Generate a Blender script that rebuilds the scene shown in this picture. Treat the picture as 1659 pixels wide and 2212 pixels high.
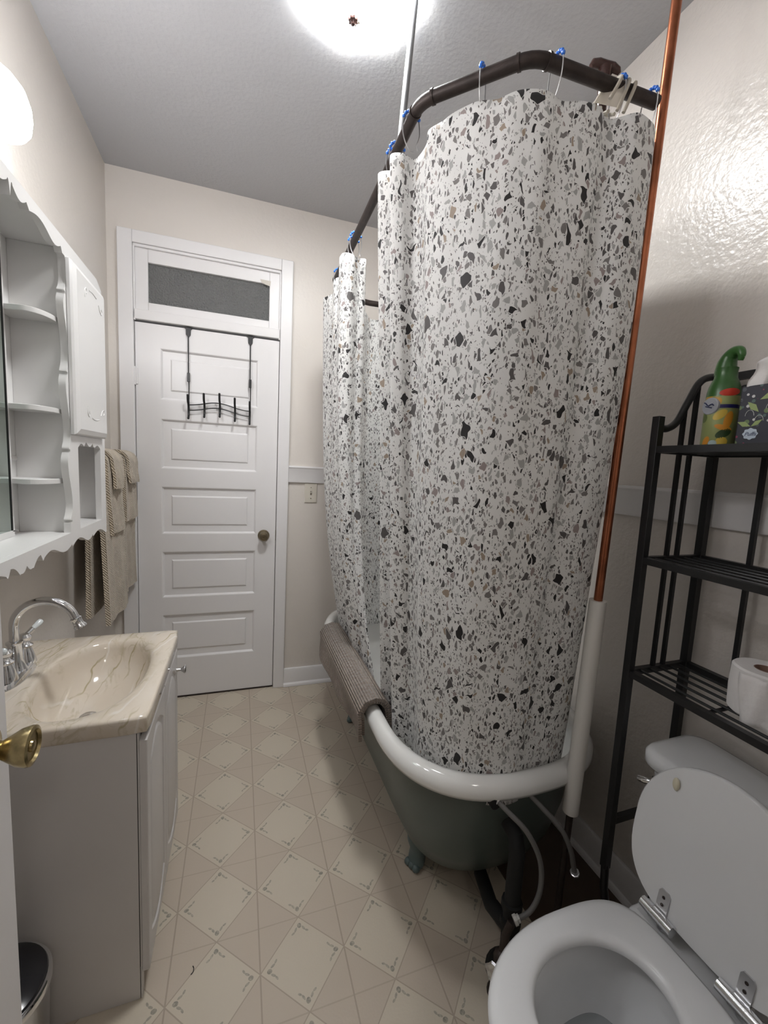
import bpy, math, random
from mathutils import Vector, Matrix
random.seed(7)
PI = math.pi
for o in list(bpy.data.objects):
    bpy.data.objects.remove(o)
S = bpy.context.scene
COL = S.collection

# ------------------------------------------------------------------ camera
H_CAM, F_PX, PITCH, ROLL, YAW = 1.3634, 892.11, .1093, .0502, .3388
cd = bpy.data.cameras.new('camera')
cam = bpy.data.objects.new('camera', cd); COL.objects.link(cam)
cd.sensor_fit = 'HORIZONTAL'; cd.sensor_width = 36; cd.lens = 36 * F_PX / 1659
cd.clip_start = .02
fw = Vector((math.sin(YAW) * math.cos(PITCH), math.cos(YAW) * math.cos(PITCH), -math.sin(PITCH)))
rt = Vector((math.cos(YAW), -math.sin(YAW), 0)); up = rt.cross(fw)
r2 = rt * math.cos(ROLL) + up * math.sin(ROLL); u2 = -rt * math.sin(ROLL) + up * math.cos(ROLL)
m = Matrix((( r2.x, u2.x, -fw.x, 0), (r2.y, u2.y, -fw.y, 0), (r2.z, u2.z, -fw.z, H_CAM), (0, 0, 0, 1)))
cam.matrix_world = m
S.camera = cam

# ------------------------------------------------------------------ world, light levels, exposure
w = bpy.data.worlds.new('world'); S.world = w; w.use_nodes = True
w.node_tree.nodes['Background'].inputs[0].default_value = (.55, .58, .62, 1)
w.node_tree.nodes['Background'].inputs[1].default_value = .12
S.view_settings.view_transform = 'Standard'; S.view_settings.look = 'None'
S.view_settings.gamma = 1; S.view_settings.exposure = 0.0
S.view_settings.use_curve_mapping = False
LAMP_CEILING = 4.0       # glow of the ceiling glass itself
BULB_CEILING = 62.0      # watts of the bulb inside it
LAMP_SCONCE = 34.0       # emission of the sconce glass
HALL_FILL = 12.0         # added fill light in the unseen hallway behind the camera (watts)

# ------------------------------------------------------------------ room numbers
XL, XR, YB, ZC, YF = -.6227, 1.2056, 2.4564, 2.7264, -.16
BYAW = -.0166

# ------------------------------------------------------------------ helpers
class MB:
    def __init__(s): s.v = []; s.f = []; s.uv = None
    def add(s, vs, fs):
        n = len(s.v); s.v += [tuple(a) for a in vs]; s.f += [tuple(i + n for i in f) for f in fs]; return s
    def box(s, x0, x1, y0, y1, z0, z1):
        return s.add([(x0,y0,z0),(x1,y0,z0),(x1,y1,z0),(x0,y1,z0),(x0,y0,z1),(x1,y0,z1),(x1,y1,z1),(x0,y1,z1)],
                     [(0,3,2,1),(4,5,6,7),(0,1,5,4),(1,2,6,5),(2,3,7,6),(3,0,4,7)])
    def tube(s, pts, r, n=12, closed=False, caps=True):
        P = [Vector(p) for p in pts]; k = len(P)
        rs = r if isinstance(r, (list, tuple)) else [r] * k
        T = []
        for i in range(k):
            a = P[(i - 1) % k] if (closed or i > 0) else P[i]
            b = P[(i + 1) % k] if (closed or i < k - 1) else P[i]
            t = (b - a); T.append(t.normalized() if t.length > 1e-9 else Vector((0, 0, 1)))
        ref = Vector((0, 0, 1)) if abs(T[0].z) < .9 else Vector((1, 0, 0))
        N = (ref - T[0] * ref.dot(T[0])).normalized()
        vs = []
        for i in range(k):
            N = (N - T[i] * N.dot(T[i])).normalized(); B = T[i].cross(N)
            for j in range(n):
                a = 2 * PI * j / n
                vs.append(P[i] + (N * math.cos(a) + B * math.sin(a)) * rs[i])
        fs = []
        for i in range(k if closed else k - 1):
            i2 = (i + 1) % k
            for j in range(n):
                fs.append((i*n+j, i*n+(j+1) % n, i2*n+(j+1) % n, i2*n+j))
        if caps and not closed:
            fs.append(tuple(range(n - 1, -1, -1))); fs.append(tuple((k-1)*n + j for j in range(n)))
        return s.add(vs, fs)
    def lathe(s, prof, c=(0,0,0), axis=(0,0,1), n=32, caps=True, ripple=None):
        A = Vector(axis).normalized(); ref = Vector((1,0,0)) if abs(A.x) < .9 else Vector((0,1,0))
        X = (ref - A * ref.dot(A)).normalized(); Y = A.cross(X); c = Vector(c); vs = []; fs = []
        for (r, z) in prof:
            for j in range(n):
                a = 2*PI*j/n; rr = r * (1 + (ripple(a, z) if ripple else 0))
                vs.append(c + A*z + (X*math.cos(a) + Y*math.sin(a))*rr)
        for i in range(len(prof)-1):
            for j in range(n): fs.append((i*n+j, i*n+(j+1) % n, (i+1)*n+(j+1) % n, (i+1)*n+j))
        if caps:
            if prof[0][0] > 1e-6: fs.append(tuple(range(n-1, -1, -1)))
            if prof[-1][0] > 1e-6: fs.append(tuple((len(prof)-1)*n+j for j in range(n)))
        return s.add(vs, fs)
    def loft(s, rings, closed=True, cap0=False, cap1=False):
        n = len(rings[0]); vs = [p for r in rings for p in r]; fs = []
        for i in range(len(rings)-1):
            for j in range(n if closed else n-1):
                fs.append((i*n+j, i*n+(j+1) % n, (i+1)*n+(j+1) % n, (i+1)*n+j))
        if cap0: fs.append(tuple(range(n-1, -1, -1)))
        if cap1: fs.append(tuple((len(rings)-1)*n+j for j in range(n)))
        return s.add(vs, fs)
    def prism(s, poly, f0, f1):
        """poly: 2-D outline; f0/f1 map (a,b) to the two sides of the board."""
        n = len(poly); vs = [f0(*p) for p in poly] + [f1(*p) for p in poly]
        fs = [tuple(range(n-1, -1, -1)), tuple(n+i for i in range(n))]
        fs += [(i, (i+1) % n, n+(i+1) % n, n+i) for i in range(n)]
        return s.add(vs, fs)
    def ball(s, c, r, n=12, sq=(1,1,1)):
        prof = [(r*math.sin(PI*i/n), -r*math.cos(PI*i/n)) for i in range(n+1)]
        k = MB(); k.lathe(prof, n=n*2, caps=False)
        return s.add([(c[0]+v[0]*sq[0], c[1]+v[1]*sq[1], c[2]+v[2]*sq[2]) for v in k.v], k.f)

ORG = {}
def world_org(o): return ORG.get(o.name, Vector((0,0,0)))
def build(mb, name, mat, parent=None, org=None, bevel=0, ang=38, sub=0, xf=None, label=None, seg=2):
    if org is None: org = world_org(parent) if parent is not None else Vector((0,0,0))
    org = Vector(org)
    vs = [Vector(xf(*v)) if xf else Vector(v) for v in mb.v]
    me = bpy.data.meshes.new(name)
    me.from_pydata([v - org for v in vs], [], mb.f); me.validate(); me.update()
    if mb.uv and len(mb.uv) == len(mb.v):
        ul = me.uv_layers.new(name='UVMap')
        for l in me.loops: ul.data[l.index].uv = mb.uv[l.vertex_index]
    import bmesh
    bm = bmesh.new(); bm.from_mesh(me)
    bmesh.ops.recalc_face_normals(bm, faces=bm.faces); bm.to_mesh(me); bm.free()
    me.polygons.foreach_set('use_smooth', [True] * len(me.polygons))
    me.set_sharp_from_angle(angle=math.radians(ang))
    if mat: me.materials.append(mat)
    o = bpy.data.objects.new(name, me); COL.objects.link(o)
    if parent is not None:
        o.parent = parent; o.location = org - world_org(parent)
    else: o.location = org
    ORG[o.name] = org
    if bevel:
        b = o.modifiers.new('bevel', 'BEVEL'); b.width = bevel; b.segments = seg
        b.limit_method = 'ANGLE'; b.angle_limit = math.radians(40)
    if sub:
        b = o.modifiers.new('sub', 'SUBSURF'); b.levels = sub; b.render_levels = sub
    if label: o['label'] = label
    return o
def tag(o, label, cat, group=None):
    o['label'] = label; o['category'] = cat
    if group: o['group'] = group
    return o
def thing(name, label, cat, loc, group=None):
    o = bpy.data.objects.new(name, None); COL.objects.link(o); o.location = loc
    o.empty_display_size = .05
    ORG[o.name] = Vector(loc); return tag(o, label, cat, group)
def struct(o): o['kind'] = 'structure'; return o
def dup(root, delta, rotz=0):
    r = root.copy(); COL.objects.link(r); r.location = Vector(root.location) + Vector(delta); r.rotation_euler[2] += rotz
    def rec(a, b):
        for ch in list(a.children):
            c = ch.copy(); COL.objects.link(c); c.parent = b; rec(ch, c)
    rec(root, r); return r
def sup(cx, cy, af, ab, b, n=64, e=2.0, e2=None):
    """egg outline in plan: af towards -x, ab towards +x, b half width in y"""
    out = []
    for i in range(n):
        t = 2*PI*i/n; c, s_ = math.cos(t), math.sin(t)
        ee = e if c < 0 else (e2 or e)
        x = math.copysign(abs(c)**(2/ee), c); y = math.copysign(abs(s_)**(2/ee), s_)
        out.append((cx + x*(ab if x > 0 else af), cy + y*b))
    return out
def arcpts(c, r, a0, a1, n, plane='xz', y=0):
    return [(c[0]+r*math.cos(a0+(a1-a0)*i/n), y, c[1]+r*math.sin(a0+(a1-a0)*i/n)) for i in range(n+1)]
def smooth_path(pts, k=8):
    P = [Vector(p) for p in pts]; out = []
    for i in range(len(P)-1):
        p0 = P[max(i-1,0)]; p1 = P[i]; p2 = P[i+1]; p3 = P[min(i+2,len(P)-1)]
        for j in range(k):
            t = j/k
            out.append(.5*((2*p1)+(-p0+p2)*t+(2*p0-5*p1+4*p2-p3)*t*t+(-p0+3*p1-3*p2+p3)*t**3))
    out.append(P[-1]); return out

# ------------------------------------------------------------------ materials
def nt(mt): return mt.node_tree.nodes, mt.node_tree.links
def mat(name, col, rough=.5, metal=0, spec=.5, coat=0, bump=0, bscale=50, bdist=.002, var=0, vscale=6, trans=0, sheen=0, bdetail=3, emit=None, estr=0, var_col=None):
    mt = bpy.data.materials.new(name); mt.use_nodes = True; N, L = nt(mt); b = N['Principled BSDF']
    b.inputs['Base Color'].default_value = (*col, 1); b.inputs['Roughness'].default_value = rough
    b.inputs['Metallic'].default_value = metal; b.inputs['Specular IOR Level'].default_value = spec
    b.inputs['Coat Weight'].default_value = coat; b.inputs['Transmission Weight'].default_value = trans
    b.inputs['Sheen Weight'].default_value = sheen
    tc = N.new('ShaderNodeTexCoord')
    if bump:
        n = N.new('ShaderNodeTexNoise'); n.inputs['Scale'].default_value = bscale; n.inputs['Detail'].default_value = bdetail
        L.new(tc.outputs['Object'], n.inputs['Vector'])
        bp = N.new('ShaderNodeBump'); bp.inputs['Strength'].default_value = bump; bp.inputs['Distance'].default_value = bdist
        L.new(n.outputs['Fac'], bp.inputs['Height']); L.new(bp.outputs['Normal'], b.inputs['Normal'])
    if var:
        n2 = N.new('ShaderNodeTexNoise'); n2.inputs['Scale'].default_value = vscale; n2.inputs['Detail'].default_value = 4
        L.new(tc.outputs['Object'], n2.inputs['Vector'])
        mx = N.new('ShaderNodeMix'); mx.data_type = 'RGBA'
        mx.inputs['A'].default_value = (*col, 1)
        vc = var_col or tuple(c*(1-var) for c in col)
        mx.inputs['B'].default_value = (*vc, 1)
        rp = N.new('ShaderNodeMapRange'); rp.inputs['From Min'].default_value = .35; rp.inputs['From Max'].default_value = .7
        L.new(n2.outputs['Fac'], rp.inputs['Value']); L.new(rp.outputs['Result'], mx.inputs['Factor'])
        L.new(mx.outputs['Result'], b.inputs['Base Color'])
    if emit:
        b.inputs['Emission Color'].default_value = (*emit, 1); b.inputs['Emission Strength'].default_value = estr
    return mt
M = {}
M['wall'] = mat('wall_paint', (.70, .655, .605), .40, bump=.22, bscale=60, bdist=.004)
M['wall_gloss'] = mat('wall_paint_satin', (.70, .655, .61), .28, bump=.40, bscale=70, bdist=.005)
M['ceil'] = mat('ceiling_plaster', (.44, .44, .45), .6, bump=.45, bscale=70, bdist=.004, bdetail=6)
M['trim'] = mat('white_trim_paint', (.78, .765, .765), .35, bump=.08, bscale=25, bdist=.002)
M['cab'] = mat('white_cabinet_lacquer', (.80, .79, .78), .3, bump=.05, bscale=40, bdist=.001)
M['vanity'] = mat('white_thermofoil', (.62, .60, .59), .32)
M['chrome'] = mat('chrome', (.78, .79, .81), .08, 1)
M['steel'] = mat('brushed_steel', (.6, .6, .61), .28, 1)
M['brass'] = mat('aged_brass', (.52, .42, .22), .26, 1, var=.5, vscale=60)
M['antique'] = mat('antique_brass', (.28, .24, .17), .3, 1)
M['iron'] = mat('dark_rusty_pipe', (.045, .032, .028), .5, .4, bump=.4, bscale=200, bdist=.001, var=.4, vscale=40)
M['greypipe'] = mat('grey_conduit', (.28, .28, .28), .35, .8)
M['copper'] = mat('copper', (.46, .165, .085), .30, 1, var=.45, vscale=14, bump=.1, bscale=80, bdist=.001)
M['sleeve'] = mat('white_foam', (.66, .64, .60), .7)
M['black'] = mat('black_metal', (.008, .008, .009), .38, bump=.1, bscale=300, bdist=.0005)
M['blackpipe'] = mat('black_waste_pipe', (.004, .004, .004), .8)
M['enamel'] = mat('white_enamel', (.80, .80, .78), .10, coat=.3)
M['tubout'] = mat('grey_green_tub_paint', (.085, .105, .095), .35, bump=.15, bscale=60, bdist=.001)
M['foot'] = mat('tub_foot_paint', (.10, .14, .14), .35)
M['porc'] = mat('toilet_porcelain', (.70, .71, .72), .12, coat=.3)
M['seat'] = mat('toilet_seat_enamel', (.74, .75, .76), .22)
M['blue'] = mat('blue_bead', (.02, .17, .72), .2, coat=.5)
M['brownplastic'] = mat('brown_handle', (.05, .022, .018), .25)
M['strap'] = mat('milky_plastic', (.55, .50, .42), .4, trans=.2)
M['paper'] = mat('tissue_paper', (.78, .76, .75), .9, bump=.5, bscale=60, bdist=.003)
M['card'] = mat('cardboard_core', (.28, .17, .13), .8)
M['porcelever'] = mat('white_porcelain_lever', (.75, .80, .82), .15)
M['hose'] = mat('braided_hose', (.16, .155, .15), .5, .1, bump=.8, bscale=600, bdist=.001)
M['plasticwhite'] = mat('white_plastic', (.62, .61, .58), .4)
M['almond'] = mat('almond_plastic', (.66, .62, .54), .35)
M['black_lid'] = mat('glossy_black_plastic', (.015, .015, .018), .15)
M['bare'] = mat('bare_boards', (.10, .062, .042), .6, var=.4, vscale=3, bump=.3, bscale=20)
M['lampglass'] = mat('lit_frosted_glass', (.9, .92, .95), .3, emit=(.86, .92, 1.0), estr=LAMP_CEILING)
def shade_glass():
    mt = M['lampglass']; N, L = nt(mt); tr = N.new('ShaderNodeBsdfTransparent'); tr.inputs[0].default_value = (.95, .97, 1, 1)
    ms = N.new('ShaderNodeMixShader'); ms.inputs[0].default_value = .55
    L.new(N['Principled BSDF'].outputs[0], ms.inputs[1]); L.new(tr.outputs[0], ms.inputs[2]); L.new(ms.outputs[0], N['Material Output'].inputs[0])
shade_glass()
M['sconceglass'] = mat('lit_sconce_glass', (.9, .92, .95), .3, emit=(.97, .97, 1.0), estr=LAMP_SCONCE)
M['mirror'] = mat('mirror', (.62, .70, .66), .03, 1)
M['darkgap'] = mat('dark_edge', (.02, .02, .02), .5)
M['rubber'] = mat('beige_bumper', (.66, .62, .48), .45)
M['glass'] = mat('obscure_glass', (.23, .235, .23), .16, bump=1.0, bscale=110, bdist=.02, trans=.15)

def terry(name, col, scale, dist, rib=False):
    mt = mat(name, col, .95, sheen=.3, var=.18, vscale=12); N, L = nt(mt); b = N['Principled BSDF']
    tc = N.new('ShaderNodeTexCoord'); wv = N.new('ShaderNodeTexWave'); wv.inputs['Scale'].default_value = scale
    wv.bands_direction = 'DIAGONAL' if not rib else 'X'; wv.inputs['Distortion'].default_value = 2 if not rib else .6
    L.new(tc.outputs['UV' if rib else 'Object'], wv.inputs['Vector'])
    vo = N.new('ShaderNodeTexVoronoi'); vo.inputs['Scale'].default_value = scale*(3 if not rib else 1.6)
    L.new(tc.outputs['Object'], vo.inputs['Vector'])
    ad = N.new('ShaderNodeMath'); ad.operation = 'SUBTRACT'; L.new(wv.outputs['Fac'], ad.inputs[0]); L.new(vo.outputs['Distance'], ad.inputs[1])
    bp = N.new('ShaderNodeBump'); bp.inputs['Strength'].default_value = .9; bp.inputs['Distance'].default_value = dist
    L.new(ad.outputs[0], bp.inputs['Height']); L.new(bp.outputs['Normal'], b.inputs['Normal'])
    return mt
M['towel'] = terry('beige_terry', (.60, .51, .40), 60, .003)
M['mat'] = terry('taupe_chenille', (.36, .285, .235), 36, .012, True)

def terrazzo():
    mt = bpy.data.materials.new('terrazzo_fabric'); mt.use_nodes = True; N, L = nt(mt); b = N['Principled BSDF']
    b.inputs['Roughness'].default_value = .55; b.inputs['Sheen Weight'].default_value = .1
    uv = N.new('ShaderNodeTexCoord')
    base = N.new('ShaderNodeRGB'); base.outputs[0].default_value = (.84, .835, .82, 1)
    cur = base.outputs[0]
    occ = [None]
    def layer(cur, scale, tmin, tmax, dens, pal, ang, stretch, seed, warp=.35, gap=.0011):
        mp = N.new('ShaderNodeMapping'); mp.inputs['Rotation'].default_value = (0, 0, ang)
        mp.inputs['Scale'].default_value = (scale*stretch, scale/stretch, 1); mp.inputs['Location'].default_value = (seed, seed*.7, 0)
        L.new(uv.outputs['UV'], mp.inputs['Vector'])
        nz = N.new('ShaderNodeTexNoise'); nz.noise_dimensions = '2D'; nz.inputs['Scale'].default_value = 2.2; nz.inputs['Detail'].default_value = 0
        L.new(mp.outputs[0], nz.inputs['Vector'])
        sb = N.new('ShaderNodeVectorMath'); sb.operation = 'SUBTRACT'; sb.inputs[1].default_value = (.5, .5, .5); L.new(nz.outputs['Color'], sb.inputs[0])
        sc = N.new('ShaderNodeVectorMath'); sc.operation = 'SCALE'; sc.inputs['Scale'].default_value = warp; L.new(sb.outputs[0], sc.inputs[0])
        ad = N.new('ShaderNodeVectorMath'); L.new(mp.outputs[0], ad.inputs[0]); L.new(sc.outputs[0], ad.inputs[1])
        v1 = N.new('ShaderNodeTexVoronoi'); v1.voronoi_dimensions = '2D'; v1.feature = 'DISTANCE_TO_EDGE'; v1.inputs['Scale'].default_value = 1
        v2 = N.new('ShaderNodeTexVoronoi'); v2.voronoi_dimensions = '2D'; v2.feature = 'F1'; v2.inputs['Scale'].default_value = 1
        L.new(ad.outputs[0], v1.inputs['Vector']); L.new(ad.outputs[0], v2.inputs['Vector'])
        sp = N.new('ShaderNodeSeparateColor'); L.new(v2.outputs['Color'], sp.inputs[0])
        th = N.new('ShaderNodeMapRange'); th.inputs['To Min'].default_value = tmin; th.inputs['To Max'].default_value = tmax
        L.new(sp.outputs[0], th.inputs['Value'])
        gt = N.new('ShaderNodeMath'); gt.operation = 'GREATER_THAN'; L.new(v1.outputs['Distance'], gt.inputs[0]); L.new(th.outputs[0], gt.inputs[1])
        dn = N.new('ShaderNodeMath'); dn.operation = 'LESS_THAN'; L.new(sp.outputs[2], dn.inputs[0]); dn.inputs[1].default_value = dens
        ml = N.new('ShaderNodeMath'); ml.operation = 'MULTIPLY'; L.new(gt.outputs[0], ml.inputs[0]); L.new(dn.outputs[0], ml.inputs[1])
        lo = N.new('ShaderNodeMath'); lo.operation = 'SUBTRACT'; L.new(th.outputs[0], lo.inputs[0]); lo.inputs[1].default_value = gap*scale
        g2 = N.new('ShaderNodeMath'); g2.operation = 'GREATER_THAN'; L.new(v1.outputs['Distance'], g2.inputs[0]); L.new(lo.outputs[0], g2.inputs[1])
        oc = N.new('ShaderNodeMath'); oc.operation = 'MULTIPLY'; L.new(g2.outputs[0], oc.inputs[0]); L.new(dn.outputs[0], oc.inputs[1])
        if occ[0] is not None:      # chips printed side by side, never on top of a bigger one
            fr = N.new('ShaderNodeMath'); fr.operation = 'SUBTRACT'; fr.inputs[0].default_value = 1; L.new(occ[0], fr.inputs[1])
            m2 = N.new('ShaderNodeMath'); m2.operation = 'MULTIPLY'; L.new(ml.outputs[0], m2.inputs[0]); L.new(fr.outputs[0], m2.inputs[1]); ml = m2
            mo = N.new('ShaderNodeMath'); mo.operation = 'MAXIMUM'; L.new(oc.outputs[0], mo.inputs[0]); L.new(occ[0], mo.inputs[1]); oc = mo
        occ[0] = oc.outputs[0]
        cr = N.new('ShaderNodeValToRGB'); cr.color_ramp.interpolation = 'CONSTANT'
        els = cr.color_ramp.elements
        els[0].position = 0; els[0].color = (*pal[0], 1); els[1].position = 1/len(pal); els[1].color = (*pal[1], 1)
        for i in range(2, len(pal)):
            e = els.new(i/len(pal)); e.color = (*pal[i], 1)
        L.new(sp.outputs[1], cr.inputs[0])
        mx = N.new('ShaderNodeMix'); mx.data_type = 'RGBA'
        L.new(ml.outputs[0], mx.inputs['Factor']); L.new(cur, mx.inputs['A']); L.new(cr.outputs[0], mx.inputs['B'])
        return mx.outputs['Result']
    bk = (.022, .020, .021); dg = (.12, .11, .11); mg = (.24, .225, .22); lg = (.45, .45, .44); tn = (.40, .32, .25); pk = (.36, .30, .29)
    cur = layer(cur, 27, .26, .41, .40, [bk, dg, bk, bk, dg], 2.0, 1.12, 37, .3)
    cur = layer(cur, 47, .19, .38, .56, [lg, mg, tn, mg, pk, dg, lg, lg], .7, 1.2, 23, .25)
    cur = layer(cur, 70, .17, .38, .42, [dg, mg, lg, bk, mg, lg], 2.4, 1.45, 51, .2)
    cur = layer(cur, 96, .18, .42, .42, [mg, dg, lg, mg, dg, bk], 1.1, 1.45, 11, .2)
    cur = layer(cur, 160, .24, .55, .45, [bk, dg, mg, dg, lg], .3, 1.2, 3, .2)
    L.new(cur, b.inputs['Base Color'])
    # a thin cloth: some light passes through
    N2 = N.new('ShaderNodeBsdfTranslucent'); L.new(cur, N2.inputs[0])
    ms = N.new('ShaderNodeMixShader'); ms.inputs[0].default_value = .22
    L.new(b.outputs[0], ms.inputs[1]); L.new(N2.outputs[0], ms.inputs[2]); L.new(ms.outputs[0], N['Material Output'].inputs[0])
    nz = N.new('ShaderNodeTexNoise'); nz.inputs['Scale'].default_value = 9; L.new(uv.outputs['UV'], nz.inputs['Vector'])
    bp = N.new('ShaderNodeBump'); bp.inputs['Strength'].default_value = .25; bp.inputs['Distance'].default_value = .01
    L.new(nz.outputs['Fac'], bp.inputs['Height']); L.new(bp.outputs['Normal'], b.inputs['Normal'])
    return mt
M['terrazzo'] = terrazzo()

def vinyl():
    mt = bpy.data.materials.new('patterned_vinyl'); mt.use_nodes = True; N, L = nt(mt); b = N['Principled BSDF']
    b.inputs['Roughness'].default_value = .42
    tc = N.new('ShaderNodeTexCoord'); sp = N.new('ShaderNodeSeparateXYZ'); L.new(tc.outputs['Object'], sp.inputs[0])
    def m_(op, a, b_=None, c=None):
        n = N.new('ShaderNodeMath'); n.operation = op
        for i, x in enumerate((a, b_, c)):
            if x is None: continue
            if isinstance(x, (int, float)): n.inputs[i].default_value = x
            else: L.new(x, n.inputs[i])
        return n.outputs[0]
    P_ = .2285
    fx = m_('DIVIDE', m_('SUBTRACT', sp.outputs[0], .0665 - 50*P_), P_)
    fy = m_('DIVIDE', m_('SUBTRACT', sp.outputs[1], 1.3365 - 50*P_), P_)
    gx = m_('SUBTRACT', m_('FRACT', m_('ADD', fx, .5)), .5); gy = m_('SUBTRACT', m_('FRACT', m_('ADD', fy, .5)), .5)
    ax = m_('ABSOLUTE', gx); ay = m_('ABSOLUTE', gy); su = m_('ADD', ax, ay)
    cream = m_('GREATER_THAN', su, .5)                       # inside the pale squares
    edge = m_('LESS_THAN', m_('ABSOLUTE', m_('SUBTRACT', su, .5)), .009)
    yl = m_('LESS_THAN', ax, .009); xl = m_('MULTIPLY', m_('LESS_THAN', ay, .008), .6)
    inner = m_('SUBTRACT', 1, cream)
    line = m_('MAXIMUM', edge, m_('MULTIPLY', m_('MAXIMUM', yl, xl), inner))
    # flowers at the four corners of each pale square; square centre is at (.5,.5) of the cell
    hx = m_('ABSOLUTE', m_('SUBTRACT', ax, .5)); hy = m_('ABSOLUTE', m_('SUBTRACT', ay, .5))
    big = m_('MAXIMUM', hx, hy); sml = m_('MINIMUM', hx, hy)      # along / across the axis towards a corner
    def blob(cx, cy, rx, ry, ang):
        dx = m_('SUBTRACT', big, cx); dy = m_('SUBTRACT', sml, cy); c, s_ = math.cos(ang), math.sin(ang)
        u = m_('DIVIDE', m_('ADD', m_('MULTIPLY', dx, c), m_('MULTIPLY', dy, s_)), rx)
        v = m_('DIVIDE', m_('SUBTRACT', m_('MULTIPLY', dy, c), m_('MULTIPLY', dx, s_)), ry)
        return m_('LESS_THAN', m_('ADD', m_('MULTIPLY', u, u), m_('MULTIPLY', v, v)), 1.0)
    fl = m_('MAXIMUM', blob(.395, 0, .030, .026, 0), m_('MULTIPLY', m_('MAXIMUM', blob(.355, .048, .030, .013, 2.6), blob(.318, .085, .024, .012, 2.1)), .8))
    nz = N.new('ShaderNodeTexNoise'); nz.inputs['Scale'].default_value = 160; L.new(tc.outputs['Object'], nz.inputs['Vector'])
    fl = m_('MULTIPLY', fl, m_('MULTIPLY', cream, m_('MULTIPLY', nz.outputs['Fac'], 1.35)))
    def mix(f, a, b_):
        mx = N.new('ShaderNodeMix'); mx.data_type = 'RGBA'
        L.new(f, mx.inputs['Factor'])
        for k, x in (('A', a), ('B', b_)):
            if isinstance(x, tuple): mx.inputs[k].default_value = (*x, 1)
            else: L.new(x, mx.inputs[k])
        return mx.outputs['Result']
    c = mix(cream, (.515, .445, .36), (.575, .515, .415))
    c = mix(m_('MULTIPLY', line, .75), c, (.33, .27, .21))
    c = mix(fl, c, (.17, .17, .14))
    n2 = N.new('ShaderNodeTexNoise'); n2.inputs['Scale'].default_value = 5; n2.inputs['Detail'].default_value = 5; L.new(tc.outputs['Object'], n2.inputs['Vector'])
    c = mix(m_('MULTIPLY', n2.outputs['Fac'], .18), c, (.42, .34, .29))
    L.new(c, b.inputs['Base Color'])
    bp = N.new('ShaderNodeBump'); bp.inputs['Strength'].default_value = .3; bp.inputs['Distance'].default_value = .001
    L.new(m_('SUBTRACT', nz.outputs['Fac'], line), bp.inputs['Height']); L.new(bp.outputs['Normal'], b.inputs['Normal'])
    return mt
M['vinyl'] = vinyl()

def marble():
    mt = bpy.data.materials.new('cultured_marble'); mt.use_nodes = True; N, L = nt(mt); b = N['Principled BSDF']
    b.inputs['Roughness'].default_value = .12; b.inputs['Coat Weight'].default_value = .3
    tc = N.new('ShaderNodeTexCoord'); mp = N.new('ShaderNodeMapping'); mp.inputs['Rotation'].default_value = (0, 0, .75); mp.inputs['Scale'].default_value = (1.5, .6, 1)
    L.new(tc.outputs['Object'], mp.inputs['Vector'])
    cur = (.66, .585, .49)
    def vein(cur, scale, dist, w0, w1, col, off, k):
        band = w1 < .05
        wv = N.new('ShaderNodeTexWave' if band else 'ShaderNodeTexNoise'); wv.inputs['Scale'].default_value = scale; wv.inputs['Detail'].default_value = 3
        wv.inputs['Distortion'].default_value = dist*4 if band else dist
        if band: wv.inputs['Detail Scale'].default_value = 1.4
        ad = N.new('ShaderNodeVectorMath'); ad.inputs[1].default_value = (off, off, 0); L.new(mp.outputs[0], ad.inputs[0]); L.new(ad.outputs[0], wv.inputs['Vector'])
        d = N.new('ShaderNodeMath'); d.operation = 'SUBTRACT'; L.new(wv.outputs['Fac'], d.inputs[0]); d.inputs[1].default_value = 1.0 if band else .5
        a = N.new('ShaderNodeMath'); a.operation = 'ABSOLUTE'; L.new(d.outputs[0], a.inputs[0])
        r = N.new('ShaderNodeMapRange'); r.inputs['From Min'].default_value = w0; r.inputs['From Max'].default_value = w1; r.inputs['To Min'].default_value = k; r.inputs['To Max'].default_value = 0
        L.new(a.outputs[0], r.inputs['Value'])
        mk = N.new('ShaderNodeTexNoise'); mk.inputs['Scale'].default_value = 9; L.new(ad.outputs[0], mk.inputs['Vector'])
        mr = N.new('ShaderNodeMapRange'); mr.inputs['From Min'].default_value = .47; mr.inputs['From Max'].default_value = .60; L.new(mk.outputs['Fac'], mr.inputs['Value'])
        mm = N.new('ShaderNodeMath'); mm.operation = 'MULTIPLY'; L.new(r.outputs[0], mm.inputs[0]); L.new(mr.outputs[0], mm.inputs[1])
        mx = N.new('ShaderNodeMix'); mx.data_type = 'RGBA'; L.new(mm.outputs[0], mx.inputs['Factor'])
        if isinstance(cur, tuple): mx.inputs['A'].default_value = (*cur, 1)
        else: L.new(cur, mx.inputs['A'])
        mx.inputs['B'].default_value = (*col, 1); return mx.outputs['Result']
    cur = vein(cur, 3, 1.2, .02, .10, (.66, .60, .52), 3, .7)
    cur = vein(cur, 6, 1.6, .0, .04, (.36, .30, .15), 9, .8)
    cur = vein(cur, 11, 1.9, .0, .05, (.42, .36, .22), 31, .6)
    cur = vein(cur, 4, 1.4, .0, .045, (.76, .72, .67), 17, .7)
    L.new(cur, b.inputs['Base Color']); return mt
M['marble'] = marble()

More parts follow.
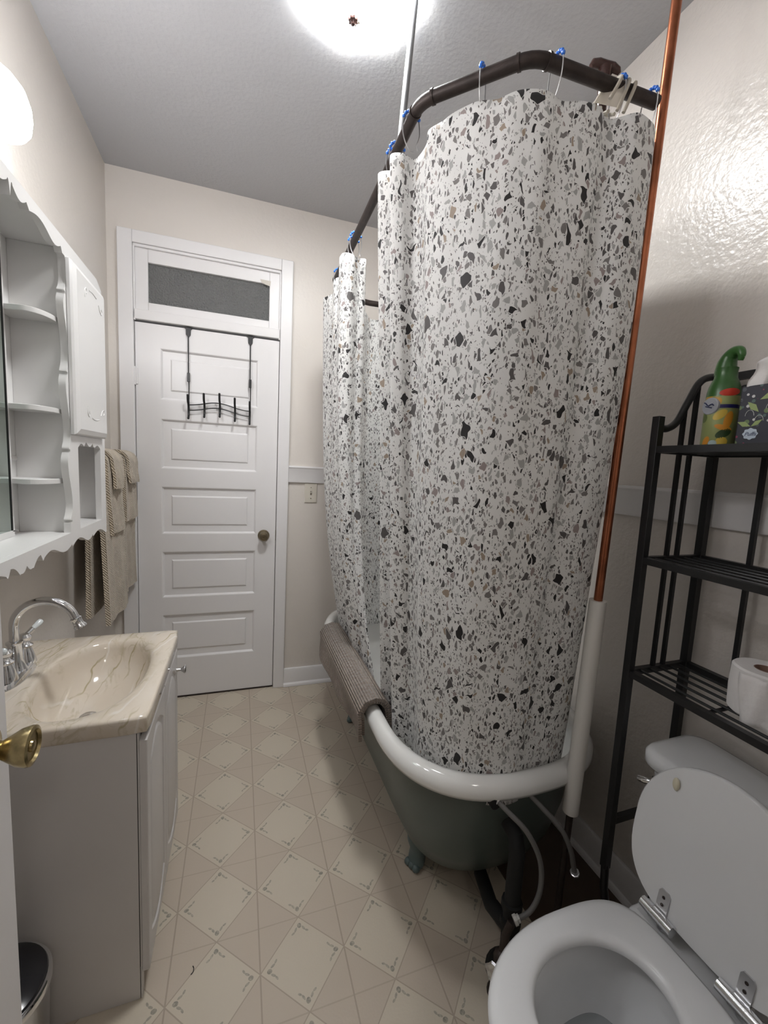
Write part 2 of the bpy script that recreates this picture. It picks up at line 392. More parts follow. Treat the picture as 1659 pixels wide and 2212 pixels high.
def label_mat(name, base, blobs, scale, rough=.35):
    """a printed label: constant-colour blotches from a Voronoi field"""
    mt = bpy.data.materials.new(name); mt.use_nodes = True; N, L = nt(mt); b = N['Principled BSDF']; b.inputs['Roughness'].default_value = rough
    tc = N.new('ShaderNodeTexCoord'); v = N.new('ShaderNodeTexVoronoi'); v.inputs['Scale'].default_value = scale
    L.new(tc.outputs['Object'], v.inputs['Vector'])
    sp = N.new('ShaderNodeSeparateColor'); L.new(v.outputs['Color'], sp.inputs[0])
    cr = N.new('ShaderNodeValToRGB'); cr.color_ramp.interpolation = 'CONSTANT'; e = cr.color_ramp.elements
    e[0].position = 0; e[0].color = (*base, 1); e[1].position = .5; e[1].color = (*blobs[0], 1)
    for i, c in enumerate(blobs[1:]):
        k = e.new(.5 + .5*(i+1)/len(blobs)); k.color = (*c, 1)
    L.new(sp.outputs[0], cr.inputs[0])
    lt = N.new('ShaderNodeMath'); lt.operation = 'LESS_THAN'; lt.inputs[1].default_value = .46; L.new(v.outputs['Distance'], lt.inputs[0])
    mx = N.new('ShaderNodeMix'); mx.data_type = 'RGBA'; L.new(lt.outputs[0], mx.inputs['Factor']); mx.inputs['A'].default_value = (*base, 1); L.new(cr.outputs[0], mx.inputs['B'])
    L.new(mx.outputs['Result'], b.inputs['Base Color']); return mt
M['fresh'] = label_mat('citrus_label', (.30, .34, .13), [(.55, .30, .04), (.30, .33, .10), (.12, .16, .05), (.45, .14, .03), (.5, .38, .08)], 42)
M['tissuebox'] = label_mat('floral_carton', (.022, .022, .035), [(.14, .20, .08), (.07, .08, .09), (.28, .03, .08), (.45, .45, .40), (.08, .13, .12)], 85, .5)
M['green'] = mat('green_trigger_cap', (.035, .12, .025), .3)
M['red'] = mat('red_label', (.55, .04, .02), .35)
M['navy'] = mat('navy_band', (.015, .015, .10), .35)
M['badge'] = mat('grey_badge', (.40, .42, .46), .3)
M['badgewhite'] = mat('pale_blue_badge', (.50, .58, .66), .4)
M['ink'] = mat('navy_ink', (.02, .03, .10), .5)
M['leaf'] = mat('pale_green_print', (.30, .38, .14), .5)
M['whiteprint'] = mat('white_print', (.6, .6, .58), .5)

# ================================================================== the room
ca, sa = math.cos(BYAW), math.sin(BYAW)
def bw(x, y, z): return (x*ca - y*sa, YB + x*sa + y*ca, z)          # frame of the far wall, y<0 is into the room
def S_(o, label, cat):
    struct(o); o['label'] = label; o['category'] = cat; return o
DL, DR, DT = -.51, .2024, 2.03          # far door
CL, CR, CT = -.5748, .2649, 2.4502      # its casing
fl = MB().box(-1.4, 1.9, -1.9, 2.75, -.06, 0)
S_(build(fl, 'floor', M['vinyl']), 'beige vinyl floor printed with diamonds and corner flowers', 'floor')
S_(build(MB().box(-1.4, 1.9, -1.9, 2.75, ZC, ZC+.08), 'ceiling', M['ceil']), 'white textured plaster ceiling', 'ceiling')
S_(build(MB().box(XL-.12, XL, YF-.12, YB+.13, 0, ZC), 'wall_left', M['wall']), 'off-white wall behind the vanity', 'wall')
S_(build(MB().box(XR, XR+.12, YF-.12, YB+.13, 0, ZC), 'wall_right', M['wall_gloss']), 'off-white satin wall behind tub and toilet', 'wall')
b = MB()
b.box(XL-.02, DL-.02, 0, .12, 0, ZC); b.box(DR+.02, XR+.03, 0, .12, 0, ZC); b.box(DL-.02, DR+.02, 0, .12, 2.40, ZC)
S_(build(b, 'wall_back', M['wall'], xf=bw), 'off-white wall around the closed panel door', 'wall')
b = MB(); b.box(-1.3, -.36, YF-.12, YF, 0, ZC); b.box(.50, 1.8, YF-.12, YF, 0, ZC); b.box(-.36, .50, YF-.12, YF, 2.05, ZC)
S_(build(b, 'wall_front', M['wall']), 'off-white wall with the open entrance doorway', 'wall')
b = MB(); b.box(-1.4, -1.3, -1.9, YF-.12, 0, ZC); b.box(1.8, 1.9, -1.9, YF-.12, 0, ZC); b.box(-1.3, 1.8, -1.9, -1.8, 0, ZC)
S_(build(b, 'wall_hallway', M['wall']), 'off-white hallway walls beyond the entrance', 'wall')
S_(build(MB().box(.86, XR, .20, 1.30, 0, .0015), 'floor_bare_boards', M['bare']), 'bare dark floorboards between tub end and toilet tank', 'floor')

# trim: chair rail, baseboards, casing
def rail(mb, f):
    mb.prism([(0, 1.2457), (-.013, 1.2457), (-.016, 1.255), (-.016, 1.325), (-.022, 1.333), (-.020, 1.342), (0, 1.342)], *f)
b = MB(); rail(b, (lambda a, z: bw(CR, a, z), lambda a, z: bw(XR-.03, a, z)))
S_(build(b, 'trim_1', M['trim'], bevel=.0015), 'white chair rail right of the far door', 'trim')
b = MB(); rail(b, (lambda a, z: (XR+a, YF, z), lambda a, z: (XR+a, YB-.03, z)))
S_(build(b, 'trim_2', M['trim'], bevel=.0015), 'white chair rail along the wall behind tub and rack', 'trim')
b = MB(); rail(b, (lambda a, z: (XL-a, YF, z), lambda a, z: (XL-a, YB, z)))
S_(build(b, 'trim_3', M['trim'], bevel=.0015), 'white chair rail behind the towels', 'trim')
def base(mb, f):
    mb.prism([(0, 0), (-.028, 0), (-.028, .012), (-.022, .020), (-.016, .022), (-.016, .100), (-.011, .1113), (0, .1113)], *f)
b = MB(); base(b, (lambda a, z: bw(CR-.002, a, z), lambda a, z: bw(XR-.03, a, z)))
S_(build(b, 'baseboard_back', M['trim'], bevel=.002), 'white baseboard right of the far door', 'baseboard')
b = MB(); base(b, (lambda a, z: (XR+a, YF, z), lambda a, z: (XR+a, YB-.03, z)))
S_(build(b, 'baseboard_right', M['trim'], bevel=.002), 'white baseboard behind the tub and toilet', 'baseboard')
b = MB(); base(b, (lambda a, z: (XL-a, YF, z), lambda a, z: (XL-a, YB, z)))
S_(build(b, 'baseboard_left', M['trim'], bevel=.002), 'white baseboard behind the vanity', 'baseboard')
b = MB()
b.box(CL, DL, -.020, 0, 0, CT); b.box(DR, CR, -.020, 0, 0, CT)                    # legs
b.box(DL, DR, -.020, 0, 2.392, CT)                                                # head
b.box(DL, DL+.009, -.012, .0, DT, 2.392); b.box(DR-.009, DR, -.012, .0, DT, 2.392); b.box(DL, DR, -.012, 0, 2.378, 2.392)   # inner bead
b.box(DL, DR, -.012, .05, DT+.006, 2.085)                                         # transom bar
b.box(DL-.02, DL, 0, .12, 0, 2.40); b.box(DR, DR+.02, 0, .12, 0, 2.40); b.box(DL, DR, .0, .12, 2.392, 2.40)   # jambs
b.box(DL-.0, DL+.012, .038, .06, 0, DT); b.box(DR-.012, DR, .038, .06, 0, DT)
S_(build(b, 'trim_4', M['trim'], xf=bw, bevel=.003), 'white casing around the far door and its transom', 'trim')

# transom window
wd = bpy.data.objects.new('window_1', None); COL.objects.link(wd); wd.location = bw(-.15, .01, 2.09); ORG['window_1'] = Vector(wd.location)
S_(wd, 'obscure glass transom window above the far door', 'window')
b = MB(); X0, X1, Z0, Z1 = DL+.001, DR-.001, 2.080, 2.391; gx0, gx1, gz0, gz1 = -.445, .1415, 2.125, 2.3155
b.box(X0, gx0, .0, .03, Z0, Z1); b.box(gx1, X1, .0, .03, Z0, Z1); b.box(gx0, gx1, .0, .03, Z0, gz0); b.box(gx0, gx1, .0, .03, gz1, Z1)
build(b, 'sash', M['trim'], wd, xf=bw, bevel=.0025)
build(MB().box(gx0-.004, gx1+.004, .014, .018, gz0-.004, gz1+.004), 'pane', M['glass'], wd, xf=bw)
b = MB(); b.add([(gx1-.05, -.002, gz1+.018), (gx1+.006, -.003, gz1+.016), (gx1+.003, -.004, gz1-.012), (gx1-.025, -.003, gz1-.006)], [(0,1,2,3)])
b.add([(gx1-.05, -.0025, gz1+.018), (gx1-.025, -.006, gz1-.006), (gx1-.042, -.004, gz1+.0)], [(0,1,2)])
build(b, 'peeling_paint_flap', mat('aged_tape', (.62,.58,.52), .6), wd, xf=bw, label='torn beige paint flap at the corner of the glass')

# far door: five raised panels
d1 = bpy.data.objects.new('door_1', None); COL.objects.link(d1); d1.location = bw(-.15, .0, 0); ORG['door_1'] = Vector(d1.location)
S_(d1, 'closed white five-panel door in the far wall', 'door')
b = MB(); fx0, fx1 = DL+.003, DR-.003; px0, px1 = -.3955, .0912
pz = [(.2322, .4896), (.5864, .8459), (.9418, 1.1999), (1.2949, 1.5561), (1.6524, 1.911)]
yF = .004
b.box(fx0, px0, yF, yF+.034, .008, DT-.004); b.box(px1, fx1, yF, yF+.034, .008, DT-.004)
zs = [.008] + [z for p in pz for z in p] + [DT-.004]
for i in range(0, len(zs), 2): b.box(px0, px1, yF, yF+.034, zs[i], zs[i+1])
for (z0, z1) in pz:
    rings = []
    for ins, dep in ((0, 0), (.004, .001), (.012, .011), (.048, .011), (.053, .006), (.056, .005)):
        rings.append([(px0+ins, yF+dep, z0+ins), (px1-ins, yF+dep, z0+ins), (px1-ins, yF+dep, z1-ins), (px0+ins, yF+dep, z1-ins)])
    b.loft(rings, cap1=True)
    b.box(px0, px1, yF+.02, yF+.034, z0, z1)
build(b, 'door_leaf', M['trim'], d1, xf=bw, ang=12)
kx, kz = .1336, .9334
b = MB(); b.lathe([(.0, .0), (.031, .0), (.033, .004), (.030, .009), (.014, .012), (.012, .022), (.018, .030), (.026, .040), (.0265, .050), (.022, .056), (.012, .058), (.0115, .0565), (.005, .0565), (.004, .059), (0, .059)], (kx, yF, kz), (0, -1, 0), 32, caps=False)
build(b, 'door_handle', M['antique'], d1, xf=bw, label='antique brass round door knob')
b = MB(); b.tube([(DL+.001, -.004, z) for z in (1.715, 1.805)], .0065, 10); b.box(DL-.012, DL+.014, -.001, .003, 1.72, 1.80)
for z in (1.733, 1.751, 1.769, 1.787): b.lathe([(.0072, -.001), (.0072, .001)], (DL+.001, -.004, z), n=10)
build(b, 'hinge', M['trim'], d1, xf=bw)
b = MB(); b.box(DL, DR, .0, .12, 0, .007)
build(b, 'door_gap_strip', M['iron'], d1, xf=bw, label='dark strip painted in for the shaded gap under the door')  # shade under the leaf drawn as a dark strip
b = MB(); b.box(DR-.0035, DR-.001, -.001, .02, kz-.03, kz+.03)
build(b, 'strike_plate', M['antique'], d1, xf=bw)

# entrance door leaf standing open at the left edge
d2 = bpy.data.objects.new('door_2', None); COL.objects.link(d2); d2.location = (-.33, YF, 0); ORG['door_2'] = Vector(d2.location)
S_(d2, 'open white entrance door at the left edge of the photo', 'door')
build(MB().box(-.348, -.313, YF+.01, .70, .012, 2.03), 'door_leaf', M['trim'], d2, bevel=.002)
b = MB(); b.lathe([(.0, 0), (.032, .0), (.033, .004), (.028, .008), (.012, .011), (.0115, .020), (.014, .024), (.0235, .040), (.026, .050), (.0255, .054), (.021, .0555), (.019, .052), (.008, .052), (.007, .0545), (0, .055)], (-.313, .640, .966), (1, 0, .0), 40, caps=False)
build(b, 'door_handle', M['brass'], d2, label='brass door knob with worn dark patches')
S_(build(MB().box(-.42, -.36, YF-.14, YF+.015, 0, 2.11).box(.50, .56, YF-.14, YF+.015, 0, 2.11).box(-.36, .50, YF-.14, YF+.015, 2.05, 2.11), 'trim_5', M['trim']), 'white casing of the entrance doorway', 'trim')

# ================================================================== lamps
def scallop(a, z): return .045*math.cos(9*a) if z > -.03 else .02*math.cos(9*a)
lx, ly = .305, 1.297
t = thing('ceiling_light', 'lit scalloped glass ceiling light with bronze finial', 'ceiling light', (lx, ly, ZC))
b = MB(); b.lathe([(.10, ZC-.001), (.105, ZC-.012), (.06, ZC-.02), (0, ZC-.02)], (lx, ly, 0), n=36, caps=False)
build(b, 'mounting_plate', M['brass'], t)
def sc2(a, z): return .05*math.cos(8*a)*max(0, min(1, (z-(ZC-.10))/.06)) + .006*math.cos(72*a)
prof = [(.186, ZC-.022), (.180, ZC-.030), (.160, ZC-.050), (.125, ZC-.072), (.085, ZC-.090), (.045, ZC-.102), (.016, ZC-.106)]
b = MB(); b.lathe(prof, (lx, ly, 0), n=144, caps=False, ripple=sc2); b.lathe([(r-.003 if r > .02 else r, z+.003) for r, z in prof[::-1]], (lx, ly, 0), n=144, caps=False, ripple=sc2)
build(b, 'glass_shade', M['lampglass'], t, ang=60)
b = MB(); b.lathe([(.0, ZC-.119), (.005, ZC-.118), (.007, ZC-.114), (.013, ZC-.111), (.0145, ZC-.107), (.0, ZC-.105)], (lx-.015, ly, 0), n=48, ripple=lambda a, z: .10*math.cos(8*a), caps=False)
build(b, 'finial', M['brownplastic'], t, label='dark bronze finial')
b = MB(); b.tube([(lx, ly, ZC-.02), (lx, ly, ZC-.108)], .004, 8); build(b, 'stem', M['brass'], t)

bl = bpy.data.lights.new('ceiling_bulb', 'AREA'); bl.shape = 'DISK'; bl.size = .30; bl.energy = BULB_CEILING; bl.color = (1, .965, .90)
bo = bpy.data.objects.new('ceiling_bulb', bl); COL.objects.link(bo); bo.location = (lx, ly, ZC-.045)
t = thing('wall_sconce', 'lit white glass globe sconce on the wall above the mirror', 'wall lamp', (XL, .90, 2.14))
b = MB(); b.box(XL, XL+.018, .48, 1.32, 2.18, 2.25); build(b, 'back_plate', M['chrome'], t, bevel=.004)
for sy in (1.262, .90, .538):  # the two nearer globes are unseen, added to light curtain and right wall
    sx, sz = -.535, 2.135
    b = MB(); b.tube([(XL+.01, sy, 2.215), (sx-.01, sy, 2.225), (sx, sy, 2.205)], .009, 10); build(b, 'arm', M['chrome'], t)
    b = MB(); b.lathe([(r*.77, z*.77) for r, z in [(.0, .090), (.03, .088), (.06, .075), (.080, .050), (.092, .012), (.094, -.02), (.090, -.050), (.080, -.066), (.06, -.075), (0, -.078)]], (sx, sy, sz), n=40, caps=False)
    build(b, 'glass_shade', M['sconceglass'], t, ang=60)
hl = bpy.data.lights.new('hall_fill_light', 'POINT'); hl.energy = HALL_FILL; hl.shadow_soft_size = .12; hl.color = (1, .93, .85)
ho = bpy.data.objects.new('hall_fill_light', hl); COL.objects.link(ho); ho.location = (.3, -1.1, 2.45)  # unseen fill, added to brighten the toilet and the near floor

# ================================================================== vanity
VZ = .757; vy0, vy1, vx1 = 1.027, 1.557, -.195
t = thing('vanity_cabinet', 'small white vanity cabinet under the marbled sink', 'cabinet', (-.41, 1.295, 0))
b = MB(); bx0, bx1, by0, by1 = XL+.002, -.222, vy0+.004, vy1-.02
b.box(bx0, bx1, by0, by0+.014, .0, VZ-.04); b.box(bx0, bx1, by1-.014, by1, 0, VZ-.04)
g_ = .0142; b.box(bx1+.0015, bx1+.005, by0+.001, by0+.020, .0, VZ-.042); b.box(bx0, bx1-.001, by0+g_, by1-g_, .09, .105); b.box(bx0, bx0+.012, by0+g_, by1-g_, .105, VZ-.041); b.box(bx1-.06, bx1-.05, by0+g_, by1-g_, 0, .09); b.box(bx1-.018, bx1-.001, by0+g_, by1-g_, VZ-.09, VZ-.041)
build(b, 'body', M['vanity'], t, bevel=.0008)
build(MB().box(bx1-.012, bx1+.0018, by0+.0012, by0+.0016, .09, VZ-.043), 'gap_shade_strip', M['darkgap'], t)  # dark strip set in the gap to paint its shade
for k, (a0, a1) in enumerate(((by0+.002, (by0+by1)/2-.0015), ((by0+by1)/2+.0015, by1-.002))):
    b = MB(); dx0, dx1, z0, z1 = bx1+.0055, bx1+.022, .075, VZ-.062
    b.box(dx0, dx1-.004, a0, a1, z0, z1)
    def rr(ins, x, arch=True):
        out = []; A0, A1, B0, B1 = a0+ins, a1-ins, z0+ins, z1-ins
        out += [(x, A0, B0+.02), (x, A0+.0, B0+.0)] if False else []
        n = 10
        for i in range(n+1):
            s_ = i/n; out.append((x, A0+(A1-A0)*s_, B1-.045*(1-math.sin(PI*s_))*(1 if arch else 0)))
        for i in range(n+1):
            s_ = i/n; out.append((x, A1-(A1-A0)*s_, B0+.045*(1-math.sin(PI*s_))*(1 if arch else 0)))
        return out
    rings = [rr(0, dx1-.004, False), rr(.001, dx1-.001, False), rr(.003, dx1, False), rr(.030, dx1), rr(.034, dx1-.005), rr(.042, dx1-.005), rr(.050, dx1-.001), rr(.054, dx1)]
    b.loft(rings, cap1=True)
    dr = build(b, 'door', M['vanity'], t, ang=14)
    ky = a1-.022 if k else a0+.03
    if k:
        kb = MB(); kb.lathe([(.0, 0), (.006, 0), (.005, .008), (.004, .013), (.009, .020), (.0135, .025), (.0135, .028), (.010, .030), (0, .031)], (dx1, ky-.0, VZ-.13), (1, 0, 0), 20, caps=False)
        build(kb, 'knob', M['steel'], dr, label='small nickel knob')

t = thing('sink_top', 'cream marbled vanity top with integral oval bowl', 'sink', (-.41, 1.295, VZ))
bc = (-.372, 1.282)
def bowl(s, z, n=64):
    out = []
    for i in range(n):
        a = 2*PI*i/n; c, s_ = math.cos(a), math.sin(a)
        x = math.copysign(abs(c)**.86, c)*.132*s; y = math.copysign(abs(s_)**.86, s_)*.222*s
        out.append((bc[0]+x, bc[1]+y, z))
    return out
def rect(x0, x1, y0, y1, z, rad, n=64):
    """rounded rectangle sampled at the bowl's angles"""
    out = []
    for i in range(n):
        a = 2*PI*i/n; dx, dy = math.cos(a), math.sin(a)
        if i % 16 == 8: pass
        tx = ((x1-bc[0]) if dx > 0 else (bc[0]-x0))/max(abs(dx), 1e-6); ty = ((y1-bc[1]) if dy > 0 else (bc[1]-y0))/max(abs(dy), 1e-6)
        s_ = min(tx, ty); x, y = bc[0]+dx*s_, bc[1]+dy*s_
        cx = min(max(x, x0+rad), x1-rad); cy = min(max(y, y0+rad), y1-rad); v = Vector((x-cx, y-cy))
        if abs(x-cx) > 1e-6 and abs(y-cy) > 1e-6 and v.length > rad: v = v.normalized()*rad; x, y = cx+v.x, cy+v.y
        out.append((x, y, z))
    # snap the nearest samples to the corners
    for (X_, Y_) in ((x0, y0), (x1, y0), (x0, y1), (x1, y1)):
        k = min(range(n), key=lambda j: (out[j][0]-X_)**2+(out[j][1]-Y_)**2)
        sx_ = 1 if X_ > bc[0] else -1; sy_ = 1 if Y_ > bc[1] else -1
        out[k] = (X_-sx_*rad*.3, Y_-sy_*rad*.3, z)
    return out
ox0 = XL+.002
rings = [rect(ox0, vx1-.004, vy0+.004, vy1-.004, VZ-.042, .012), rect(ox0, vx1, vy0, vy1, VZ-.038, .014), rect(ox0, vx1, vy0, vy1, VZ-.007, .014), rect(ox0, vx1-.002, vy0+.002, vy1-.002, VZ-.002, .014), rect(ox0, vx1-.007, vy0+.007, vy1-.007, VZ, .014)]
rings += [bowl(1.06, VZ+.0005), bowl(1.0, VZ-.002), bowl(.96, VZ-.008), bowl(.93, VZ-.025), bowl(.88, VZ-.055), bowl(.78, VZ-.085), bowl(.62, VZ-.108), bowl(.42, VZ-.122), bowl(.20, VZ-.128)]
b = MB(); b.loft(rings, cap0=False, cap1=True)
build(b, 'countertop', M['marble'], t, ang=50)
b = MB(); b.lathe([(.0, VZ-.122), (.017, VZ-.122), (.021, VZ-.125), (.021, VZ-.13)], (bc[0]-.02, bc[1]+.0, 0), n=24, caps=False)
build(b, 'drain', M['steel'], t)

# faucet
fy = 1.30; fxx = -.557
t = thing('bathroom_faucet', 'chrome gooseneck faucet with porcelain-tipped levers on the sink', 'faucet', (fxx, fy, VZ))
b = MB()
def oval(s, z, n=40):
    out = []
    for i in range(n):
        a = 2*PI*i/n; c, s_ = math.cos(a), math.sin(a)
        k = 1 + .10*math.cos(2*a)**2
        out.append((fxx+.030*s*c*(1+.25*abs(s_)**4*0), fy+.083*s*math.copysign(abs(s_)**.8, s_), z))
    return out
b.loft([oval(1.0, VZ), oval(1.0, VZ+.004), oval(.95, VZ+.008), oval(.93, VZ+.014), oval(.86, VZ+.018), oval(.80, VZ+.024)], cap1=True, cap0=True)
build(b, 'base_plate', M['chrome'], t)
b = MB(); b.lathe([(.027, VZ+.018), (.022, VZ+.03), (.0165, VZ+.05), (.015, VZ+.09), (.018, VZ+.094), (.018, VZ+.099), (.012, VZ+.102)], (fxx, fy, 0), n=28)
build(b, 'pillar', M['chrome'], t)
pts = [(fxx, fy, VZ+.098), (fxx, fy, VZ+.140)] + [(fxx+.0685-.0685*math.cos(a), fy, VZ+.140+.066*math.sin(a)) for a in [PI*i/20 for i in range(1, 19)]]
e = Vector(pts[-1]); d_ = (e-Vector(pts[-2])).normalized(); pts.append(tuple(e+d_*.012))
b = MB(); b.tube(pts, .0105, 18)
e2 = Vector(pts[-1]); b.lathe([(.0115, -.006), (.0145, -.003), (.0120, .002), (.0125, .014), (.0158, .019), (.0158, .025), (.011, .025), (.011, .021), (0, .021)], e2, d_, 24, caps=False)
build(b, 'spout', M['chrome'], t)
for sgn in (-1, 1):
    hy = fy+sgn*.051
    b = MB(); b.lathe([(.026, VZ+.018), (.024, VZ+.028), (.019, VZ+.046), (.0145, VZ+.060), (.019, VZ+.063), (.019, VZ+.067), (.012, VZ+.072), (.010, VZ+.078), (.0155, VZ+.084), (.0165, VZ+.091), (.011, VZ+.099), (0, VZ+.101)], (fxx, hy, 0), n=28, caps=False)
    h = build(b, 'lever_handle', M['chrome'], t)
    dv = Vector((.35, sgn*.85, .42)).normalized(); p0 = Vector((fxx, hy, VZ+.091))
    b = MB(); b.tube([p0+dv*.010, p0+dv*.024, p0+dv*.030], [.006, .007, .0075], 14); build(b, 'lever_collar', M['chrome'], h)
    b = MB(); b.tube([p0+dv*.028, p0+dv*.036, p0+dv*.052, p0+dv*.060, p0+dv*.063], [.0045, .0062, .0085, .0075, .003], 16); build(b, 'lever_tip', M['porcelever'], h, label='white porcelain lever tip')

# ================================================================== wall cabinet with mirror
cf = -.47; ct0, ct1 = 1.1065, 1.945; CE = 1.787; CY = 1.17
t = thing('medicine_cabinet', 'white scalloped wall cabinet with mirror, corner shelves and small door', 'cabinet', (XL, CY, 1.07))
def yy(y, s): return y if s > 0 else 2*CY - y
b = MB(); ys0, ys1 = 2*CY-CE, CE
b.box(XL, -.605, ys0+.01, ys1-.01, ct0, ct1-.01)                                     # back board
b.box(XL, cf-.018, ys0, ys1, 1.1065, 1.1225)                                          # bottom board
b.box(XL, cf-.018, ys0+.01, ys1-.012, 1.927, 1.941)                                   # top board
for s in (1, -1):
    for (a, c) in ((1.470, 1.484), (CE-.014, CE)):
        y0_, y1_ = sorted((yy(a, s), yy(c, s))); b.box(-.605, cf-.018, y0_, y1_, 1.1225, 1.927)
    y0_, y1_ = sorted((yy(1.484, s), yy(CE-.014, s))); b.box(-.605, cf-.02, y0_, y1_, 1.392, 1.404)
build(b, 'carcass', M['cab'], t, bevel=.001)
# crown and valance: scalloped boards
def wave_edge(y0_, y1_, z, amp, pat):
    out = []
    for (u, v) in pat: out.append((y0_+(y1_-y0_)*u, z+amp*v))
    return out
def arc_seq(cusps):
    """pointed scallops: list of (y, zcusp, zbelly) -> curve with cusps joined by bellies"""
    out = []
    for i in range(len(cusps)-1):
        (ya, za, ba), (yb, zb, _) = cusps[i], cusps[i+1]
        for k in range(12):
            t_ = k/12; out.append((ya+(yb-ya)*t_, za+(zb-za)*t_ - ba*math.sin(PI*t_)))
    out.append((cusps[-1][0], cusps[-1][1])); return out
half = [(1.17, 1.900, -.016), (1.182, 1.925, .014), (1.243, 1.926, .0), (1.256, 1.914, -.012), (1.365, 1.912, .010), (1.436, 1.919, .0), (1.445, 1.905, 0), (CE, 1.905, 0)]
lo = arc_seq(half); lo = [(2*CY-y, z) for y, z in lo[::-1]][:-1] + lo
poly = lo + [(CE, 1.928), (CE-.05, 1.950), (2*CY-CE+.05, 1.950), (2*CY-CE, 1.928)]
b = MB(); b.prism(poly, lambda y, z: (cf-.018, y, z), lambda y, z: (cf, y, z))
build(b, 'crown_board', M['cab'], t, ang=25)
half = [(1.17, 1.090, .006), (1.198, 1.078, 0), (1.203, 1.076, -.006), (1.243, 1.100, .0), (1.250, 1.089, .006), (1.262, 1.088, -.010), (1.345, 1.089, .012), (1.448, 1.087, .0), (1.455, 1.080, -.015), (1.56, 1.082, .010), (1.632, 1.085, .0), (1.64, 1.078, -.014), (1.76, 1.076, .003), (CE, 1.070, 0)]
lo = arc_seq(half); lo = [(2*CY-y, z) for y, z in lo[::-1]][:-1] + lo
poly = lo + [(CE, 1.1225), (2*CY-CE, 1.1225)]
b = MB(); b.prism(poly, lambda y, z: (cf-.018, y, z), lambda y, z: (cf, y, z))
build(b, 'valance_board', M['cab'], t, ang=25)
for s in (1, -1):
    # wavy front stile, with the cubby opening cut below the door
    left = []
    for seg_ in ([(1.905, 1.460), (1.894, 1.464), (1.851, 1.466), (1.825, 1.460), (1.812, 1.450), (1.809, 1.4495)], [(1.801, 1.4495), (1.798, 1.449), (1.780, 1.4415), (1.755, 1.443), (1.729, 1.450), (1.690, 1.461), (1.653, 1.465), (1.615, 1.461), (1.592, 1.450), (1.588, 1.4490)],
                 [(1.580, 1.4485), (1.577, 1.448), (1.555, 1.440), (1.525, 1.442), (1.486, 1.451), (1.450, 1.461), (1.415, 1.464), (1.390, 1.459), (1.374, 1.450), (1.368, 1.4490)], [(1.360, 1.4485), (1.357, 1.448), (1.335, 1.438), (1.305, 1.440), (1.270, 1.450), (1.235, 1.460), (1.200, 1.463), (1.178, 1.456), (1.164, 1.446), (1.160, 1.4455)], [(1.152, 1.4455), (1.150, 1.445), (1.1225, 1.444)]):
        if left: left += [(1.457, left[-1][1]-.0005), (1.457, seg_[0][0]+.0005)]
        left += [(p.x, p.y) for p in smooth_path([(y, z, 0) for z, y in seg_], 4)]
    R_ = 1.520; right = [(R_, 1.1225), (R_, 1.905)]
    b = MB(); b.prism([(yy(y, s), z) for y, z in left] + [(yy(y, s), z) for y, z in right], lambda y, z: (cf-.018, y, z), lambda y, z: (cf, y, z))
    y0_, y1_ = sorted((yy(1.735, s), yy(CE, s))); b.box(cf-.018, cf, y0_, y1_, 1.1225, 1.905)
    sc_ = arc_seq([(1.520, 1.374, -.010), (1.573, 1.380, -.0), (1.590, 1.393, .0), (1.596, 1.392, .012), (1.655, 1.392, 0), (1.662, 1.380, .0), (1.678, 1.378, -.010), (1.735, 1.374, 0)])
    b.prism([(yy(y, s), z) for y, z in sc_] + [(yy(1.735, s), 1.412), (yy(1.520, s), 1.412)], lambda y, z: (cf-.018, y, z), lambda y, z: (cf, y, z))
    build(b, 'face_frame', M['cab'], t, ang=25)
    # rounded open shelves
    for zt in (1.735, 1.482, 1.2815):
        ctrl = [(-.604, 1.398), (-.575, 1.386), (-.540, 1.378), (-.513, 1.392), (-.496, 1.425), (-.490, 1.470)]
        sp_ = smooth_path([(x, y, 0) for x, y in ctrl], 6)
        poly = [(p.x, yy(p.y, s)) for p in sp_] + [(-.604, yy(1.470, s))]
        b = MB(); b.prism(poly, lambda x, y: (x, y, zt-.014), lambda x, y: (x, y, zt))
        build(b, 'shelf', M['cab'], t, bevel=.0012, ang=30)
    # small raised door
    b = MB(); z0, z1 = 1.412, 1.902; a0, a1 = 1.461, 1.752
    def rg(ins, x): return [(x, yy(a0+ins, s), z0+ins), (x, yy(a1-ins, s), z0+ins), (x, yy(a1-ins, s), z1-ins), (x, yy(a0+ins, s), z1-ins)]
    b.loft([rg(.0, cf+.0015), rg(0, cf+.010), rg(.004, cf+.016), rg(.018, cf+.022), rg(.020, cf+.022)], cap0=True, cap1=True)
    dd = build(b, 'door', M['cab'], t, ang=20)
    cx = cf+.0222
    for (zz, sg) in ((1.845, -1), (1.485, 1)):
        y_ = 1.56
        for cv in (((-.018, sg*.018), (-.02, 0), (-.008, -sg*.012), (0, -sg*.004), (-.006, sg*.004)), ((.02, -sg*.014), (.05, -sg*.018), (.09, -sg*.014)), ((.11, 0), (.122, sg*.015), (.14, sg*.022), (.146, sg*.012), (.138, sg*.004))):
            b = MB(); b.tube(smooth_path([(cx, yy(y_+q, s), zz+w_) for q, w_ in cv], 4), .0016, 8); build(b, 'carved_scroll', M['cab'], dd)
    for zz in (1.80, 1.51): build(MB().box(cf-.004, cf+.008, min(yy(1.754, s), yy(1.764, s)), max(yy(1.754, s), yy(1.764, s)), zz-.006, zz+.006), 'hinge', M['iron'], dd)
ym = 1.383
b = MB(); b.box(-.604, -.583, 2*CY-ym-.012, 2*CY-ym, 1.135, 1.927).box(-.604, -.583, ym, ym+.010, 1.135, 1.927).box(-.604, -.583, 2*CY-ym-.012, ym+.010, 1.1225, 1.140)
build(b, 'mirror_frame', M['cab'], t, bevel=.001)
